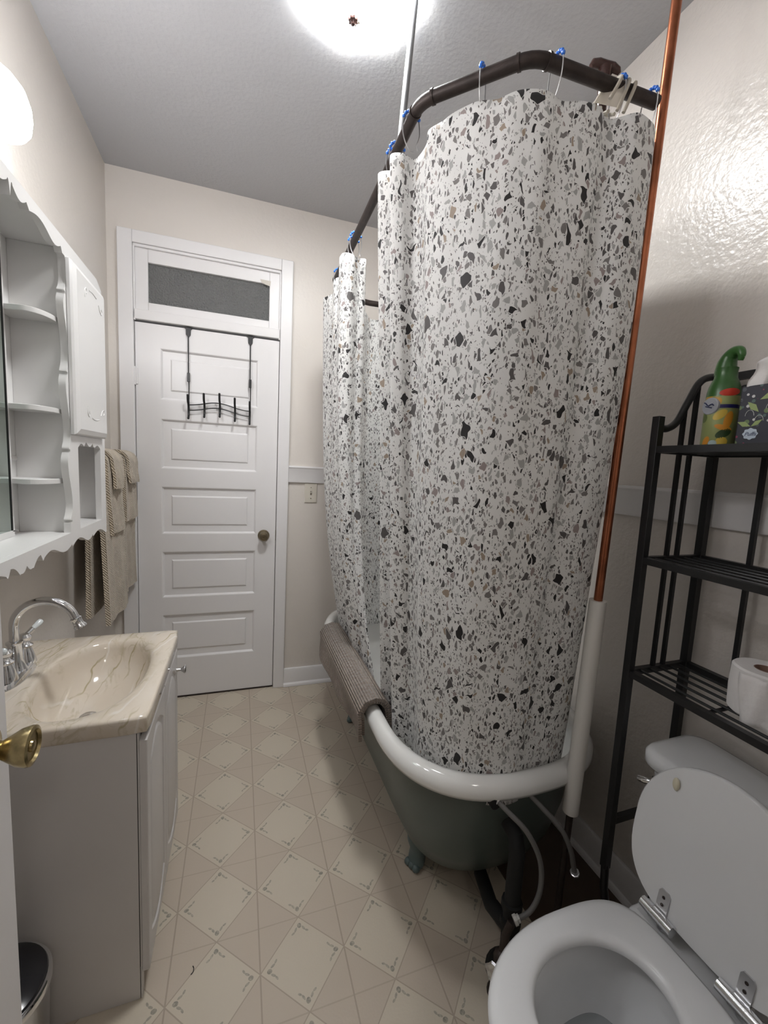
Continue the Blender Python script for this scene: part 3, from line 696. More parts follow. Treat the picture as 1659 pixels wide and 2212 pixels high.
build(MB().box(-.604, -.582, 2*CY-ym, 2*CY-ym+.003, 1.140, 1.927), 'mirror_gap_strip', M['darkgap'], t); build(MB().box(-.604, -.582, ym-.003, ym, 1.140, 1.927), 'mirror_gap_strip', M['darkgap'], t)  # dark strips stand in for the shaded gaps beside the mirror
build(MB().box(-.604, -.584, 2*CY-ym+.003, ym-.003, 1.140, 1.927), 'mirror', M['mirror'], t)

# ================================================================== towels on their bar
t = thing('towel_bar', 'chrome towel bar on the left wall under hanging beige towels', 'towel bar', (XL, 2.18, 1.325))
b = MB(); b.tube([(-.545, 1.93, 1.325), (-.545, 2.43, 1.325)], .008, 12); build(b, 'bar', M['chrome'], t)
for y in (1.94, 2.42):
    b = MB(); b.lathe([(.022, 0), (.022, .008), (.010, .012), (.010, .078), (.012, .086), (0, .088)], (XL, y, 1.325), (1, 0, 0), 20); build(b, 'bracket', M['chrome'], t)
def drape(y0_, y1_, bx, bz, r, zf, zb, th, wav=.006, seed=0, flare=0, taper=0, ny=26, slant=0):
    """folded cloth over a bar that runs along y: a closed sheet of thickness th"""
    rnd = random.Random(seed); ph = [rnd.uniform(0, 6.28) for _ in range(6)]
    path = []
    nf = 22
    for i in range(nf+1): path.append((bx+r, zf+(bz-zf)*i/nf, 1-i/nf))
    for i in range(1, 12): a = PI*i/12; path.append((bx+r*math.cos(a), bz+r*math.sin(a), 0))
    for i in range(nf+1): path.append((bx-r, bz-(bz-zb)*i/nf, -i/nf))
    path = path
    rings = []
    for j in range(ny+1):
        v = j/ny; y = y0_+(y1_-y0_)*v
        out, inn = [], []
        for k, (x, z, q) in enumerate(path):
            a = path[max(k-1, 0)]; c = path[min(k+1, len(path)-1)]
            tx, tz = c[0]-a[0], c[1]-a[1]; L_ = math.hypot(tx, tz) or 1; nx_, nz_ = tz/L_, -tx/L_
            w_ = wav*abs(q)*(math.sin(v*7+ph[0]+q*1.3)+.6*math.sin(v*15+ph[1]-q*2)+.5*math.sin(q*6+ph[2])) + (flare*abs(q) if q > 0 else 0)
            xx = x + (w_ if q >= 0 else w_*.3); zz = z + (slant*(v-.5) if abs(q) > .0 else 0)*abs(q)
            yv = y + taper*abs(q)*(1-v) - .4*taper*abs(q)*v + .004*math.sin(q*5+ph[3])
            out.append((xx+nx_*th/2, yv, zz+nz_*th/2)); inn.append((xx-nx_*th/2, yv, zz-nz_*th/2))
        rings.append(out + inn[::-1])
    mb = MB(); mb.loft(rings, cap0=True, cap1=True); return mb
tw = [
 ('bath_towel', 1.91, 2.16, .018, .665, .70, .018, 'long beige bath towel on the bar, nearer the sink', 'towel', 1, .030, -.03),
 ('bath_towel', 2.19, 2.425, .016, .700, .84, .018, 'long beige bath towel on the bar, beside the door casing', 'towel', 2, .010, .0),
 ('hand_towel', 1.95, 2.155, .034, 1.025, 1.17, .014, 'shorter beige hand towel laid over the nearer bath towel', 'towel', 3, .010, .0),
 ('hand_towel', 2.215, 2.425, .034, 1.045, 1.17, .014, 'shorter beige hand towel over the bath towel by the casing', 'towel', 4, .004, .0),
 ('washcloth', 1.975, 2.125, .050, 1.215, 1.26, .012, 'small beige washcloth on top of the nearer towel stack', 'washcloth', 5, .012, .02),
 ('washcloth', 2.225, 2.40, .050, 1.225, 1.26, .012, 'small beige washcloth on top of the towel stack by the casing', 'washcloth', 6, .006, .02)]
for (nm, y0_, y1_, r, zf, zb, th, lb, ct_, sd, flr, tp) in tw:
    mb = drape(y0_, y1_, -.545, 1.325 if r < .03 else 1.325, r, zf, zb, th, .005, sd, flr, tp)
    o = build(mb, nm, M['towel'], None, org=(-.545, (y0_+y1_)/2, 1.325), ang=70); tag(o, lb, ct_)

# ================================================================== over-door hook rack
hr = thing('over_door_hook_rack', 'black five-hook rack hanging over the top of the far door', 'hook rack', bw(-.11, -.02, DT))
hy_ = -.012
for x in (-.2615, .0465):
    b = MB(); b.prism([(x-.020, DT-.003), (x+.020, DT-.003), (x+.012, DT-.008), (x+.011, DT-.036), (x+.003, DT-.048), (x-.003, DT-.048), (x-.011, DT-.036), (x-.012, DT-.008)], lambda a, z: (a, -.0035, z), lambda a, z: (a, .003, z))
    b.box(x-.012, x+.012, .0, .043, DT-.0035, DT-.0015)
    build(b, 'door_bracket', M['black'], hr, xf=bw)
    b = MB(); b.tube([(x, -.004, DT-.045), (x+.001, -.006, 1.77)], .0028, 8); b.tube([(x+.004, -.010, 1.79), (x+.004, -.011, 1.60)], .0028, 8)
    build(b, 'hanger_rod', M['black'], hr, xf=bw)
    build(MB().box(x-.005, x+.008, -.014, -.002, 1.755, 1.800), 'slider_clip', M['black'], hr, xf=bw, bevel=.001)
for k, zo in enumerate((.045, .017)):
    P_ = []
    for i in range(41):
        u = i/40; P_.append((-.257+.306*u, -.018, 1.5975+zo-.012*(.5-.5*math.cos(0))+.014*math.sin(PI*(u*1.9-.35))*(.6 if u < .2 else 1)))
    b = MB(); b.tube(P_, .0028, 8); build(b, 'cross_wire', M['black'], hr, xf=bw)
for i in range(5):
    x = -.259+i*.0765; u = i/4; dz = .014*math.sin(PI*(u*1.9-.35))*(.6 if u < .2 else 1)
    b = MB(); b.tube(smooth_path([(x, -.050, 1.688+dz), (x, -.044, 1.660+dz), (x+.001, -.026, 1.640+dz), (x+.001, -.020, 1.615+dz), (x+.001, -.022, 1.590+dz), (x+.001, -.034, 1.572+dz)], 5), .0055, 10)
    b.ball((x, -.050, 1.688+dz), .0058, 8); b.ball((x+.001, -.034, 1.572+dz), .0058, 8)
    build(b, 'hook', M['black'], hr, xf=bw)

# light switch
t = thing('light_switch', 'almond light switch plate under the chair rail', 'light switch', bw(.398, 0, 1.187))
b = MB(); b.loft([[(.398+sx_*w_, y_, 1.187+sz_*h_) for sx_, sz_ in ((-1,-1),(1,-1),(1,1),(-1,1))] for w_, h_, y_ in ((.036, .058, -.001), (.036, .058, -.004), (.033, .055, -.007))], cap1=True, cap0=True)
build(b, 'switch_plate', M['almond'], t, xf=bw, bevel=.001)
b = MB(); b.box(.393, .403, -.0075, -.004, 1.175, 1.199); build(b, 'toggle_slot', mat('slot_shadow', (.25,.22,.18), .6), t, xf=bw)
b = MB(); b.prism([(-.007, 1.181), (-.018, 1.190), (-.016, 1.195), (-.007, 1.193)], lambda y, z: (.395, y, z), lambda y, z: (.401, y, z)); build(b, 'toggle', M['almond'], t, xf=bw, bevel=.001)
for z in (1.155, 1.219):
    b = MB(); b.lathe([(.003, 0), (.0025, .0015), (0, .0015)], (.398, -.007, z), (0, -1, 0), 10, caps=False); build(b, 'screw', M['antique'], t, xf=bw)

# ================================================================== bathtub
def tub_out(ins, z, n=96):
    """plan outline of the tub moved in by ins"""
    hw = .363-ins; cx = .780; out = []
    for i in range(n):
        a = 2*PI*i/n; c, s_ = math.cos(a), math.sin(a)
        if s_ < 0: e = 2.5; ya = .36-ins; yc = 1.185; y = yc - ya*abs(s_)**(2/e)
        else: e = 2.2; ya = .37-ins; yc = 1.96; y = yc + ya*abs(s_)**(2/e)
        x = cx + math.copysign(abs(c)**(2/e), c)*hw
        out.append((x, y, z))
    return out
t = thing('clawfoot_bathtub', 'clawfoot bathtub, white inside with rolled rim and grey-green outside', 'bathtub', (.75, 1.58, 0))
def tub2(ins, z, near=0): return [(x, y + (near*(1.185-y)/.36 if y < 1.185 else 0), z) for x, y, z in tub_out(ins, z)]
b = MB(); b.loft([tub2(.046, .522), tub2(.052, .45), tub2(.066, .33, .0), tub2(.088, .22, .01), tub2(.125, .145, .015), (tub2(.18, .105, .02)), tub2(.25, .09, .02)], cap1=True)
build(b, 'outer_shell', M['tubout'], t, ang=60)
b = MB(); b.loft([tub2(.048, .528), tub2(.056, .45), tub2(.070, .33), tub2(.10, .22, .01), tub2(.14, .16, .015), tub2(.20, .135, .02), tub2(.29, .13, .02)], cap1=True)
build(b, 'basin', M['enamel'], t, ang=60)
prof = [(-.046, -.040), (-.040, -.018), (-.030, .004), (-.014, .016), (.004, .014), (.018, .002), (.023, -.016), (.019, -.030), (.010, -.036)]
b = MB(); rings = [tub2(.030-dx, .532+dz) for dx, dz in [(-.026, -.030), (-.022, -.004), (-.011, .012), (.004, .016), (.019, .010), (.030, -.006), (.032, -.024), (.026, -.038), (.012, -.042), (-.012, -.03)]]
b.loft(rings); build(b, 'rolled_rim', M['enamel'], t, ang=80)
def foot(x, y, dx, dy):
    d = Vector((dx, dy, 0)).normalized(); p = Vector((-d.y, d.x, 0)); q = MB()
    ctrl = [(-.045, .20, .028), (-.010, .175, .042), (.022, .135, .044), (.030, .095, .036), (.022, .060, .029), (.024, .030, .032), (.030, .012, .030)]
    rings = []
    for u, z, r in ctrl:
        c = Vector((x, y, z)) + d*u
        rings.append([tuple(c + d*(r*.8*math.cos(a)) + p*(r*math.sin(a)) + Vector((0, 0, .0))) for a in [2*PI*k/14 for k in range(14)]])
    q.loft(rings, cap0=True, cap1=True)
    for k in (-1, 0, 1):
        c = Vector((x, y, 0)) + d*.046 + p*(k*.018); q.ball((c.x, c.y, .013), .013, 7, (1.1, 1, 1))
    return q
for (x, y, dx, dy) in ((.615, 1.17, -.8, -.35), (.615, 1.99, -.8, .35), (.945, 1.17, .8, -.35), (.945, 1.99, .8, .35)):
    build(foot(x, y, dx, dy), 'foot', M['foot'], t, ang=60)
b = MB(); b.lathe([(.0, .0), (.030, .0), (.032, .006), (.018, .012), (0, .012)], (.75, .955, .40), (0, 1, .15), 20, caps=False); build(b, 'overflow_plate', M['chrome'], t)

# waste pipe, hoses, stop valve, riser
t = thing('waste_pipe', 'black tub waste pipe standing at the tap end', 'pipe', (.715, .815, 0))
b = MB(); b.tube([(.715, .862, .40), (.714, .825, .39), (.712, .812, .36), (.710, .812, .02)], .021, 14); b.tube([(.710, .805, .13), (.712, .90, .10), (.74, 1.0, .09)], .021, 12)
for z in (.20, .15): b.lathe([(.021, z-.012), (.028, z-.01), (.028, z+.01), (.021, z+.012)], (.711, .812, 0), n=10)
b.lathe([(.0, 0), (.06, 0), (.05, .012), (.026, .016)], (.711, .805, .002), n=20)
build(b, 'pipe_body', M['blackpipe'], t)
b = MB(); b.lathe([(.0, -.014), (.016, -.012), (.016, .012), (0, .014)], (.652, .850, .488), (0, 1, .0), 14)
build(b, 'coupling', M['blackpipe'], t)
def hose(pts, nm, lb, ends):
    t = thing(nm, lb, 'hose', pts[0]); p = smooth_path(pts, 8)
    b = MB(); b.tube(p, .0068, 10); build(b, 'hose_body', M['hose'], t)
    for k, (i0, i1) in enumerate(((0, 3), (len(p)-4, len(p)-1))):
        b = MB(); a = p[i0]; c = p[i1]; b.tube([a, a.lerp(c, .4), a.lerp(c, .45), c], [.010, .010, .0125, .0125] if k else [.0125, .0125, .010, .010], 8); build(b, 'ferrule', ends[k], t)
hose([(.655, .850, .495), (.676, .815, .478), (.715, .785, .438), (.752, .770, .36), (.757, .765, .28), (.735, .768, .222), (.690, .775, .200)], 'supply_hose', 'braided supply hose curving from tub tap to floor valve', (M['steel'], M['plasticwhite']))
hose([(.755, .855, .495), (.785, .815, .465), (.830, .787, .415), (.862, .778, .35), (.880, .782, .30), (.897, .788, .26)], 'supply_hose', 'braided supply hose slanting behind the white pipe sleeve', (M['steel'], M['steel']))
t = thing('stop_valve', 'dark stop valve at the floor beside the toilet bowl', 'valve', (.655, .765, 0))
b = MB(); b.tube([(.662, .77, 0), (.660, .772, .10), (.668, .775, .165), (.685, .777, .195)], .011, 10); b.ball((.660, .772, .105), .022, 8); b.lathe([(.0, 0), (.034, 0), (.030, .006), (.012, .010)], (.662, .77, .002), n=20)
build(b, 'valve_body', M['iron'], t)
b = MB(); b.lathe([(.024, -.005), (.027, 0), (.024, .005)], (.632, .758, .085), (-.9, -.4, .1), 12, ripple=lambda a, z: .12*math.cos(5*a)); b.tube([(.655, .77, .10), (.632, .758, .085)], .005, 8)
build(b, 'valve_handle', M['chrome'], t)

t = thing('copper_pipe', 'tall copper pipe at the tub corner with white foam sleeve', 'pipe', (.90, .828, 0))
def cp(z):  # the pipe leans slightly
    k = (z-.41)/(2.42-.41); return (.90, .8286+(.7796-.8286)*k, z)
b = MB(); b.tube([cp(ZC), cp(2.2), cp(1.4), cp(.9)], .0108, 16, caps=False); build(b, 'pipe_run', M['copper'], t)
b = MB(); b.tube([cp(.95), cp(.0)], .0095, 12, caps=False); build(b, 'lower_run', M['iron'], t, label='dark lower pipe under the sleeve')
b = MB(); b.lathe([(.0108, 0), (.0215, 0), (.0215, .012)], cp(1.040), (0, 0, -1), 20, caps=False)
p0, p1 = Vector(cp(1.040)), Vector(cp(.415)); b.tube([p0, p1], .0215, 24, caps=True)
build(b, 'pipe_sleeve', M['sleeve'], t, label='white foam pipe sleeve')
for z in (2.02, 1.55): build(MB().box(.8875, .890, cp(z)[1]-.004, cp(z)[1]+.006, z-.012, z+.012), 'pipe_clip', M['copper'], t)

# ================================================================== curtain rod
RZ = 2.2
rod = [(.868, .775), (.552, .7915), (.382, .9753), (.405, 2.0), (.60, 2.16), (1.06, 2.12), (1.10, 1.95), (1.10, 1.05), (.868, .775)]
def corner_round(P, r=.035, k=5):
    out = [P[0]]
    for i in range(1, len(P)-1):
        a, c, d = Vector(P[i-1]), Vector(P[i]), Vector(P[i+1]); u = (a-c).normalized()*r; v = (d-c).normalized()*r
        for j in range(k+1):
            s_ = j/k; out.append(tuple((c+u)*(1-s_)**2 + c*2*s_*(1-s_) + (c+v)*s_*s_))
    out.append(P[-1]); return out
t = thing('curtain_rod', 'dark bent-pipe curtain rod ring hung above the tub', 'curtain rod', (.70, 1.5, RZ))
b = MB(); b.tube([(x, y, RZ) for x, y in corner_round([rod[0], rod[1], rod[2], rod[3], rod[4], rod[5], rod[6]])], .0135, 14); build(b, 'rod_ring', M['iron'], t)
for i in (1, 2, 3):
    c = Vector((*rod[i], RZ))
    for o_ in (-1, 1):
        b = MB(); d = (Vector((*rod[i+o_], RZ))-c).normalized(); b.tube([c+d*.028, c+d*.034], .0155, 14)
        build(b, 'elbow_collar', M['iron'], t)
b = MB(); b.tube([(.399, 1.118, RZ+.005), (.432, 1.175, 2.60) if False else (.402, 1.15, RZ+.0), (.430, 1.172, 2.60), (.445, 1.215, ZC)], .0095, 12) if False else b.tube([(.392, 1.135, RZ), (.455, 1.235, ZC)], .0095, 12)
b.lathe([(.03, ZC-.001), (.03, ZC-.006), (.012, ZC-.012)], (.455, 1.235, 0), n=16)
build(b, 'ceiling_hanger', M['greypipe'], t, label='grey pipe from the rod up to the ceiling')

# shower riser with T handle
t = thing('shower_riser', 'brown shower riser with T handle taped to the curtain rod', 'shower pipe', (.845, .86, .5))
rx, ry = .788, .852
b = MB(); b.tube([(rx+.02, 1.02, .56), (rx+.004, ry+.03, 1.9), (rx, ry, 2.1), (rx, ry, 2.28)], .0115, 12); build(b, 'riser_pipe', M['brownplastic'], t)
b = MB(); b.tube([(rx-.033, ry+.010, 2.306), (rx-.028, ry+.008, 2.311), (rx-.016, ry+.005, 2.313), (rx, ry, 2.310), (rx+.016, ry-.005, 2.307), (rx+.028, ry-.008, 2.300), (rx+.033, ry-.010, 2.294)], [.005, .0095, .0105, .0100, .0105, .0095, .005], 14)
b.tube([(rx, ry, 2.25), (rx, ry, 2.304)], [.0115, .015], 12)
build(b, 'tee_handle', M['brownplastic'], t)
b = MB()
for (q, h_) in ((-.028, .05), (-.006, -.005), (.012, .0)):
    b.tube(smooth_path([(rx+q-.030, ry-.085, RZ-.055+h_*.3), (rx+q-.012, ry-.092, RZ+.0), (rx+q, ry-.066, RZ+.020), (rx+q+.008, ry-.02, RZ+.035), (rx+q*.3, ry+.016, RZ+.030), (rx-.02, ry-.01, RZ-.010), (rx-.03+q, ry-.06, RZ-.04)], 5), .0038, 8)
b.add([(rx-.075, ry-.06, RZ-.035), (rx-.03, ry-.085, RZ-.05), (rx-.012, ry-.09, RZ+.005), (rx-.035, ry-.06, RZ+.035)], [(0,1,2,3)])
build(b, 'plastic_strap', M['strap'], t, label='milky plastic strap')

# ================================================================== shower curtains
def fillet_path(P, k=10): return [(p.x, p.y) for p in smooth_path([(x, y, 0) for x, y in P], k)]
def resample(P, n):
    d = [0]
    for i in range(1, len(P)): d.append(d[-1]+math.dist(P[i], P[i-1]))
    out = []; j = 0
    for i in range(n+1):
        s_ = d[-1]*i/n
        while j < len(d)-2 and d[j+1] < s_: j += 1
        f = (s_-d[j])/max(d[j+1]-d[j], 1e-9); out.append((P[j][0]+(P[j+1][0]-P[j][0])*f, P[j][1]+(P[j+1][1]-P[j][1])*f))
    return out, d[-1]
def corr(top, bot, n):
    """resample both control polylines segment by segment so that control points correspond"""
    T, B = [], []
    m_ = len(top)-1
    tp = smooth_path([(x, y, 0) for x, y in top], n//m_); bp = smooth_path([(x, y, 0) for x, y in bot], n//m_)
    return [(p.x, p.y) for p in tp], [(p.x, p.y) for p in bp]
def curtain(name, top, bot, zt, zb, pw, pw2, hooks, seed, lb, sag=.02, n=240, nv=70, rip=.004):
    rnd = random.Random(seed); T, B = corr(top, bot, n); N_ = len(T)
    L_ = [0]
    for i in range(1, N_): L_.append(L_[-1]+math.dist(T[i], T[i-1]))
    ph = [rnd.uniform(0, 6.28) for _ in range(8)]; mb = MB(); mb.uv = []; vs = []; fs = []
    for j in range(nv+1):
        q = j/nv
        for i in range(N_):
            s_ = L_[i]; dz = min([abs(s_-h_) for h_ in hooks] or [0]); top_z = zt - sag*(1-math.exp(-(dz/.06)**2))
            z = top_z + (zb-top_z)*q; k = q**(pw + (pw2-pw)*(i/N_)**2)
            x = T[i][0]*(1-k)+B[i][0]*k; y = T[i][1]*(1-k)+B[i][1]*k
            i0, i1 = max(i-1, 0), min(i+1, N_-1); tx, ty = T[i1][0]-T[i0][0], T[i1][1]-T[i0][1]; l = math.hypot(tx, ty) or 1; nx_, ny_ = -ty/l, tx/l
            g = rip*(math.sin(s_*38+ph[0]+q*1.5)*(.5+.5*math.sin(s_*7+ph[1])) + .7*math.sin(s_*17+ph[2]-q*2.2) + .5*math.sin(q*9+s_*5+ph[3]))
            g += rip*.35*math.sin(s_*90+ph[4]+q*3)*math.exp(-q*3)
            vs.append((x+nx_*g, y+ny_*g, z)); mb.uv.append((s_*1.0, (1-q)*(zt-zb)))
    for j in range(nv):
        for i in range(N_-1): fs.append((j*N_+i, j*N_+i+1, (j+1)*N_+i+1, (j+1)*N_+i))
    mb.v = vs; mb.f = fs
    c = vs[N_//2]; o = build(mb, name, M['terrazzo'], None, org=(c[0], c[1], zt), ang=180)
    so = o.modifiers.new('thickness', 'SOLIDIFY'); so.thickness = .0012; so.offset = 0
    return tag(o, lb, 'shower curtain')
# near curtain: bunched at the left, flat round the bend, ends behind the copper pipe
top1 = [(.405, 1.185), (.372, 1.178), (.345, 1.150), (.362, 1.120), (.400, 1.112), (.372, 1.098), (.352, 1.075), (.372, 1.052), (.408, 1.05), (.412, 1.00), (.404, .965), (.428, .915), (.470, .855), (.525, .812), (.583, .778), (.640, .775), (.705, .770), (.735, .780), (.765, .765), (.800, .752), (.852, .762), (.880, .786), (.908, .87), (.955, 1.0), (.985, 1.15)]
bot1 = [(.545, 1.385), (.515, 1.36), (.496, 1.330), (.520, 1.300), (.545, 1.280), (.520, 1.25), (.500, 1.215), (.520, 1.185), (.545, 1.16), (.535, 1.10), (.525, 1.06), (.535, 1.02), (.565, .965), (.605, .925), (.650, .895), (.700, .882), (.745, .876), (.772, .880), (.80, .885), (.835, .888), (.875, .895), (.915, .908), (.945, .95), (.975, 1.06), (.985, 1.18)]
curtain('shower_curtain', top1, bot1, 2.142, .44, 1.05, 1.9, [.05, .20, .36, .47, .60, .74, .87, .98], 3, 'near terrazzo-print curtain hanging in the tub beside the copper pipe', .012, 288, 80, .0035)
top2 = [(.445, 1.68), (.452, 1.645), (.440, 1.605), (.412, 1.600), (.378, 1.580), (.346, 1.600), (.352, 1.66), (.385, 1.70), (.402, 1.76), (.375, 1.84), (.395, 1.92), (.372, 1.99), (.368, 2.05), (.41, 2.09), (.455, 2.07), (.50, 2.13), (.58, 2.12), (.64, 2.19), (.73, 2.15), (.83, 2.17), (.95, 2.10)]
bot2 = [(.54, 1.50), (.52, 1.53), (.53, 1.56), (.51, 1.60), (.525, 1.64), (.505, 1.68), (.522, 1.73), (.505, 1.79), (.525, 1.85), (.505, 1.91), (.525, 1.97), (.52, 2.04), (.54, 2.10), (.57, 2.14), (.605, 2.16), (.65, 2.18), (.69, 2.195), (.74, 2.20), (.79, 2.20), (.84, 2.18), (.90, 2.12)]
curtain('shower_curtain', top2, bot2, 2.142, .45, 2.6, 2.6, [.05, .2, .42, .70, .95], 9, 'far terrazzo-print curtain bunched over the far end of the tub', .012, 280, 60, .005)

# curtain hooks: wire loops with blue roller beads
def hook_at(x, y, dirx, diry, lb, grp, first, tilt=0.0):
    if first is None:
        t = thing('curtain_hook', lb, 'curtain hook', (0, 0, RZ), grp)
        pts = [(0, -.020, -.062), (0, -.017, -.050), (0, -.023, -.03), (0, -.021, -.005), (0, -.016, .010), (0, -.008, .019), (0, .0, .0215), (0, .008, .019), (0, .016, .010), (0, .021, -.005), (0, .020, -.03), (0, .012, -.052), (0, .0, -.067), (0, -.010, -.068)]
        b = MB(); b.tube([(p.x, p.y, p.z+RZ) for p in smooth_path(pts, 4)], .0013, 6)
        w_ = build(b, 'wire', M['steel'], t)
        b = MB()
        for k in range(7):
            a = PI*(.10+.80*k/6); b.ball((0, -.0205*math.cos(a), RZ+.0205*math.sin(a)), .0043, 6)
        build(b, 'roller_beads', M['blue'], t)
    else: t = dup(first, (0, 0, 0)); t['label'] = lb; t['group'] = grp; t.location = (0, 0, RZ)
    t.location = (x, y, RZ); t.rotation_euler = (0, 0, math.atan2(diry, dirx)); return t
def on(i, f):
    a, c = Vector(rod[i]), Vector(rod[i+1]); p = a.lerp(c, f); d = (c-a).normalized(); return p.x, p.y, d.x, d.y
G = 'wire curtain hooks with blue beads on the rod'
hk = [(0, .06, 'curtain hook with blue beads right behind the copper pipe'), (0, .335, 'curtain hook with blue beads just right of the brown T handle'), (0, .835, 'curtain hook with blue beads just right of the rod\'s highest bend'),
      (1, .42, 'curtain hook with blue beads midway along the front-left slanting rod piece'), (2, .055, 'curtain hook with blue beads just below the left rod bend'), (2, .155, 'curtain hook with blue beads over the bunched curtain tube, the right one of the pair'),
      (2, .180, 'curtain hook with blue beads over the bunched curtain tube, the left one of the pair'), (2, .600, 'curtain hook with blue beads over the front fold of the far curtain, near one'), (2, .635, 'curtain hook with blue beads over the front fold of the far curtain, far one'),
      (2, .905, 'curtain hook with blue beads just before the far rod bend'), (3, .10, 'curtain hook with blue beads just past the far rod bend')]
first = None
for (i, f, lb) in hk:
    x, y, dx, dy = on(i, f); o = hook_at(x, y, dx, dy, lb, G, first); first = first or o

# ================================================================== bath mat over the tub rim
def matsheet(off, z_out, z_in, y0_, y1_, th, seed):
    rnd = random.Random(seed); path = []
    path += [(.402-off*1.0, z_out+( .52-z_out)*i/12, 1-i/12) for i in range(12)]
    path += [(.400-off*1.1, .535+off*.5, 0), (.415-off*.7, .560+off, 0), (.440, .568+off*1.1, 0), (.462+off*.4, .562+off, 0), (.480+off*.6, .542+off*.7, 0)]
    path += [(.488+off*.8, .535-(.535-z_in)*i/5, 0) for i in range(1, 6)]
    sp_ = path; rings = []; uvs = []
    L_ = [0]
    for k in range(1, len(sp_)): L_.append(L_[-1]+math.dist(sp_[k][:2], sp_[k-1][:2]))
    ny = 40
    for j in range(ny+1):
        v = j/ny; y = y0_+(y1_-y0_)*v; out, inn = [], []; cx = max(0, (1.30-y))*.0
        for k, (x, z, q) in enumerate(sp_):
            a = sp_[max(k-1, 0)]; c = sp_[min(k+1, len(sp_)-1)]; tx, tz = c[0]-a[0], c[1]-a[1]; l = math.hypot(tx, tz); nx_, nz_ = -tz/l, tx/l
            wv = q*(.012*math.sin(v*5+seed)+.006*math.sin(v*13)) - q*.004
            shx = .012*math.cos(PI*v)*0
            out.append((x+nx_*th/2+wv, y+.015*q*(1-2*v)*.6, z+nz_*th/2 + .03*q*(v-.2))); inn.append((x-nx_*th/2+wv, y+.015*q*(1-2*v)*.6, z-nz_*th/2 + .03*q*(v-.2)))
        rings.append(out+inn[::-1]); uvs += [(L_[k], y-y0_) for k in range(len(sp_))] + [(L_[k], y-y0_) for k in range(len(sp_)-1, -1, -1)]
    mb = MB(); mb.loft(rings, cap0=True, cap1=True); mb.uv = uvs; return mb
t = thing('bath_mat', 'taupe ribbed chenille bath mat folded over the tub rim', 'bath mat', (.43, 1.58, .56))
build(matsheet(.014, .44, .42, 1.235, 1.93, .012, 1), 'outer_layer', M['mat'], t, ang=70)
build(matsheet(.001, .455, .43, 1.245, 1.92, .009, 2), 'inner_layer', M['mat'], t, ang=70)

# ================================================================== shelf rack over the toilet
t = thing('over_toilet_rack', 'black metal three-shelf rack standing over the toilet', 'shelf rack', (1.06, .44, 0))
xf_, xr_, yf_, yn_ = .962, 1.172, .752, .135
def sq_post(mb, x, y, z0, z1, h=.0095): mb.box(x-h, x+h, y-h, y+h, z0, z1)
for y in (yf_, yn_):
    b = MB(); sq_post(b, xf_, y, .30, 1.518); b.tube([(xf_, y, .31), (xf_, y-.004, .24), (xf_+.012, y-.008, .18), (xf_+.010, y-.004, .10), (xf_, y, .0)], .0105, 10); build(b, 'front_leg', M['black'], t, bevel=.001)
    b = MB(); sq_post(b, xr_, y, .0, 1.625); build(b, 'rear_leg', M['black'], t, bevel=.001)
    c = smooth_path([(xf_, y, 1.493), (xf_+.030, y, 1.491), (xf_+.062, y, 1.510), (xf_+.092, y, 1.560), (xf_+.125, y, 1.612), (xf_+.165, y, 1.630), (xr_, y, 1.630)], 6)
    b = MB(); b.tube(c, .0088, 10); build(b, 'scroll_rail', M['black'], t)
    for xx in (xf_+.085, xf_+.122):
        top = 1.545 if xx < 1.06 else 1.606
        b = MB(); b.box(xx-.0045, xx+.0045, y-.0045, y+.0045, .868, top); build(b, 'side_bar', M['black'], t)
    b = MB(); b.box(xf_, xr_, y-.007, y+.007, .430, .448); build(b, 'lower_side_rail', M['black'], t)
for zt in (.872, 1.170, 1.446):
    b = MB(); b.box(xf_-.008, xf_+.008, yn_, yf_, zt-.016, zt); b.box(xr_-.008, xr_+.008, yn_, yf_, zt-.016, zt)
    b.box(xf_, xr_, yf_-.007, yf_+.007, zt-.016, zt); b.box(xf_, xr_, yn_-.007, yn_+.007, zt-.016, zt)
    for k in range(1, 6 if zt < 1.4 else 9):
        xx = xf_+(xr_-xf_)*k/(6 if zt < 1.4 else 9); b.tube([(xx, yn_, zt-.006), (xx, yf_, zt-.006)], .0035 if zt < 1.4 else .007, 8)
    for q in (.3, .7): b.box(xf_, xr_, yn_+(yf_-yn_)*q-.004, yn_+(yf_-yn_)*q+.004, zt-.013, zt-.009)
    build(b, 'shelf', M['black'], t)
for y in (.636, .44, .25):
    b = MB(); b.box(xr_-.005, xr_+.005, y-.005, y+.005, .868, 1.63); build(b, 'rear_bar', M['black'], t)
b = MB(); b.box(xr_-.008, xr_+.008, yn_, yf_, 1.622, 1.640); b.box(xr_-.008, xr_+.008, yn_, yf_, 1.535, 1.550); build(b, 'top_rail', M['black'], t)
b = MB(); b.lathe([(.0, 0), (.020, .0), (.020, .006), (0, .008)], (xr_-.01, .690, 1.585), (-1, 0, 0), 18, caps=False); build(b, 'round_ornament', M['black'], t)

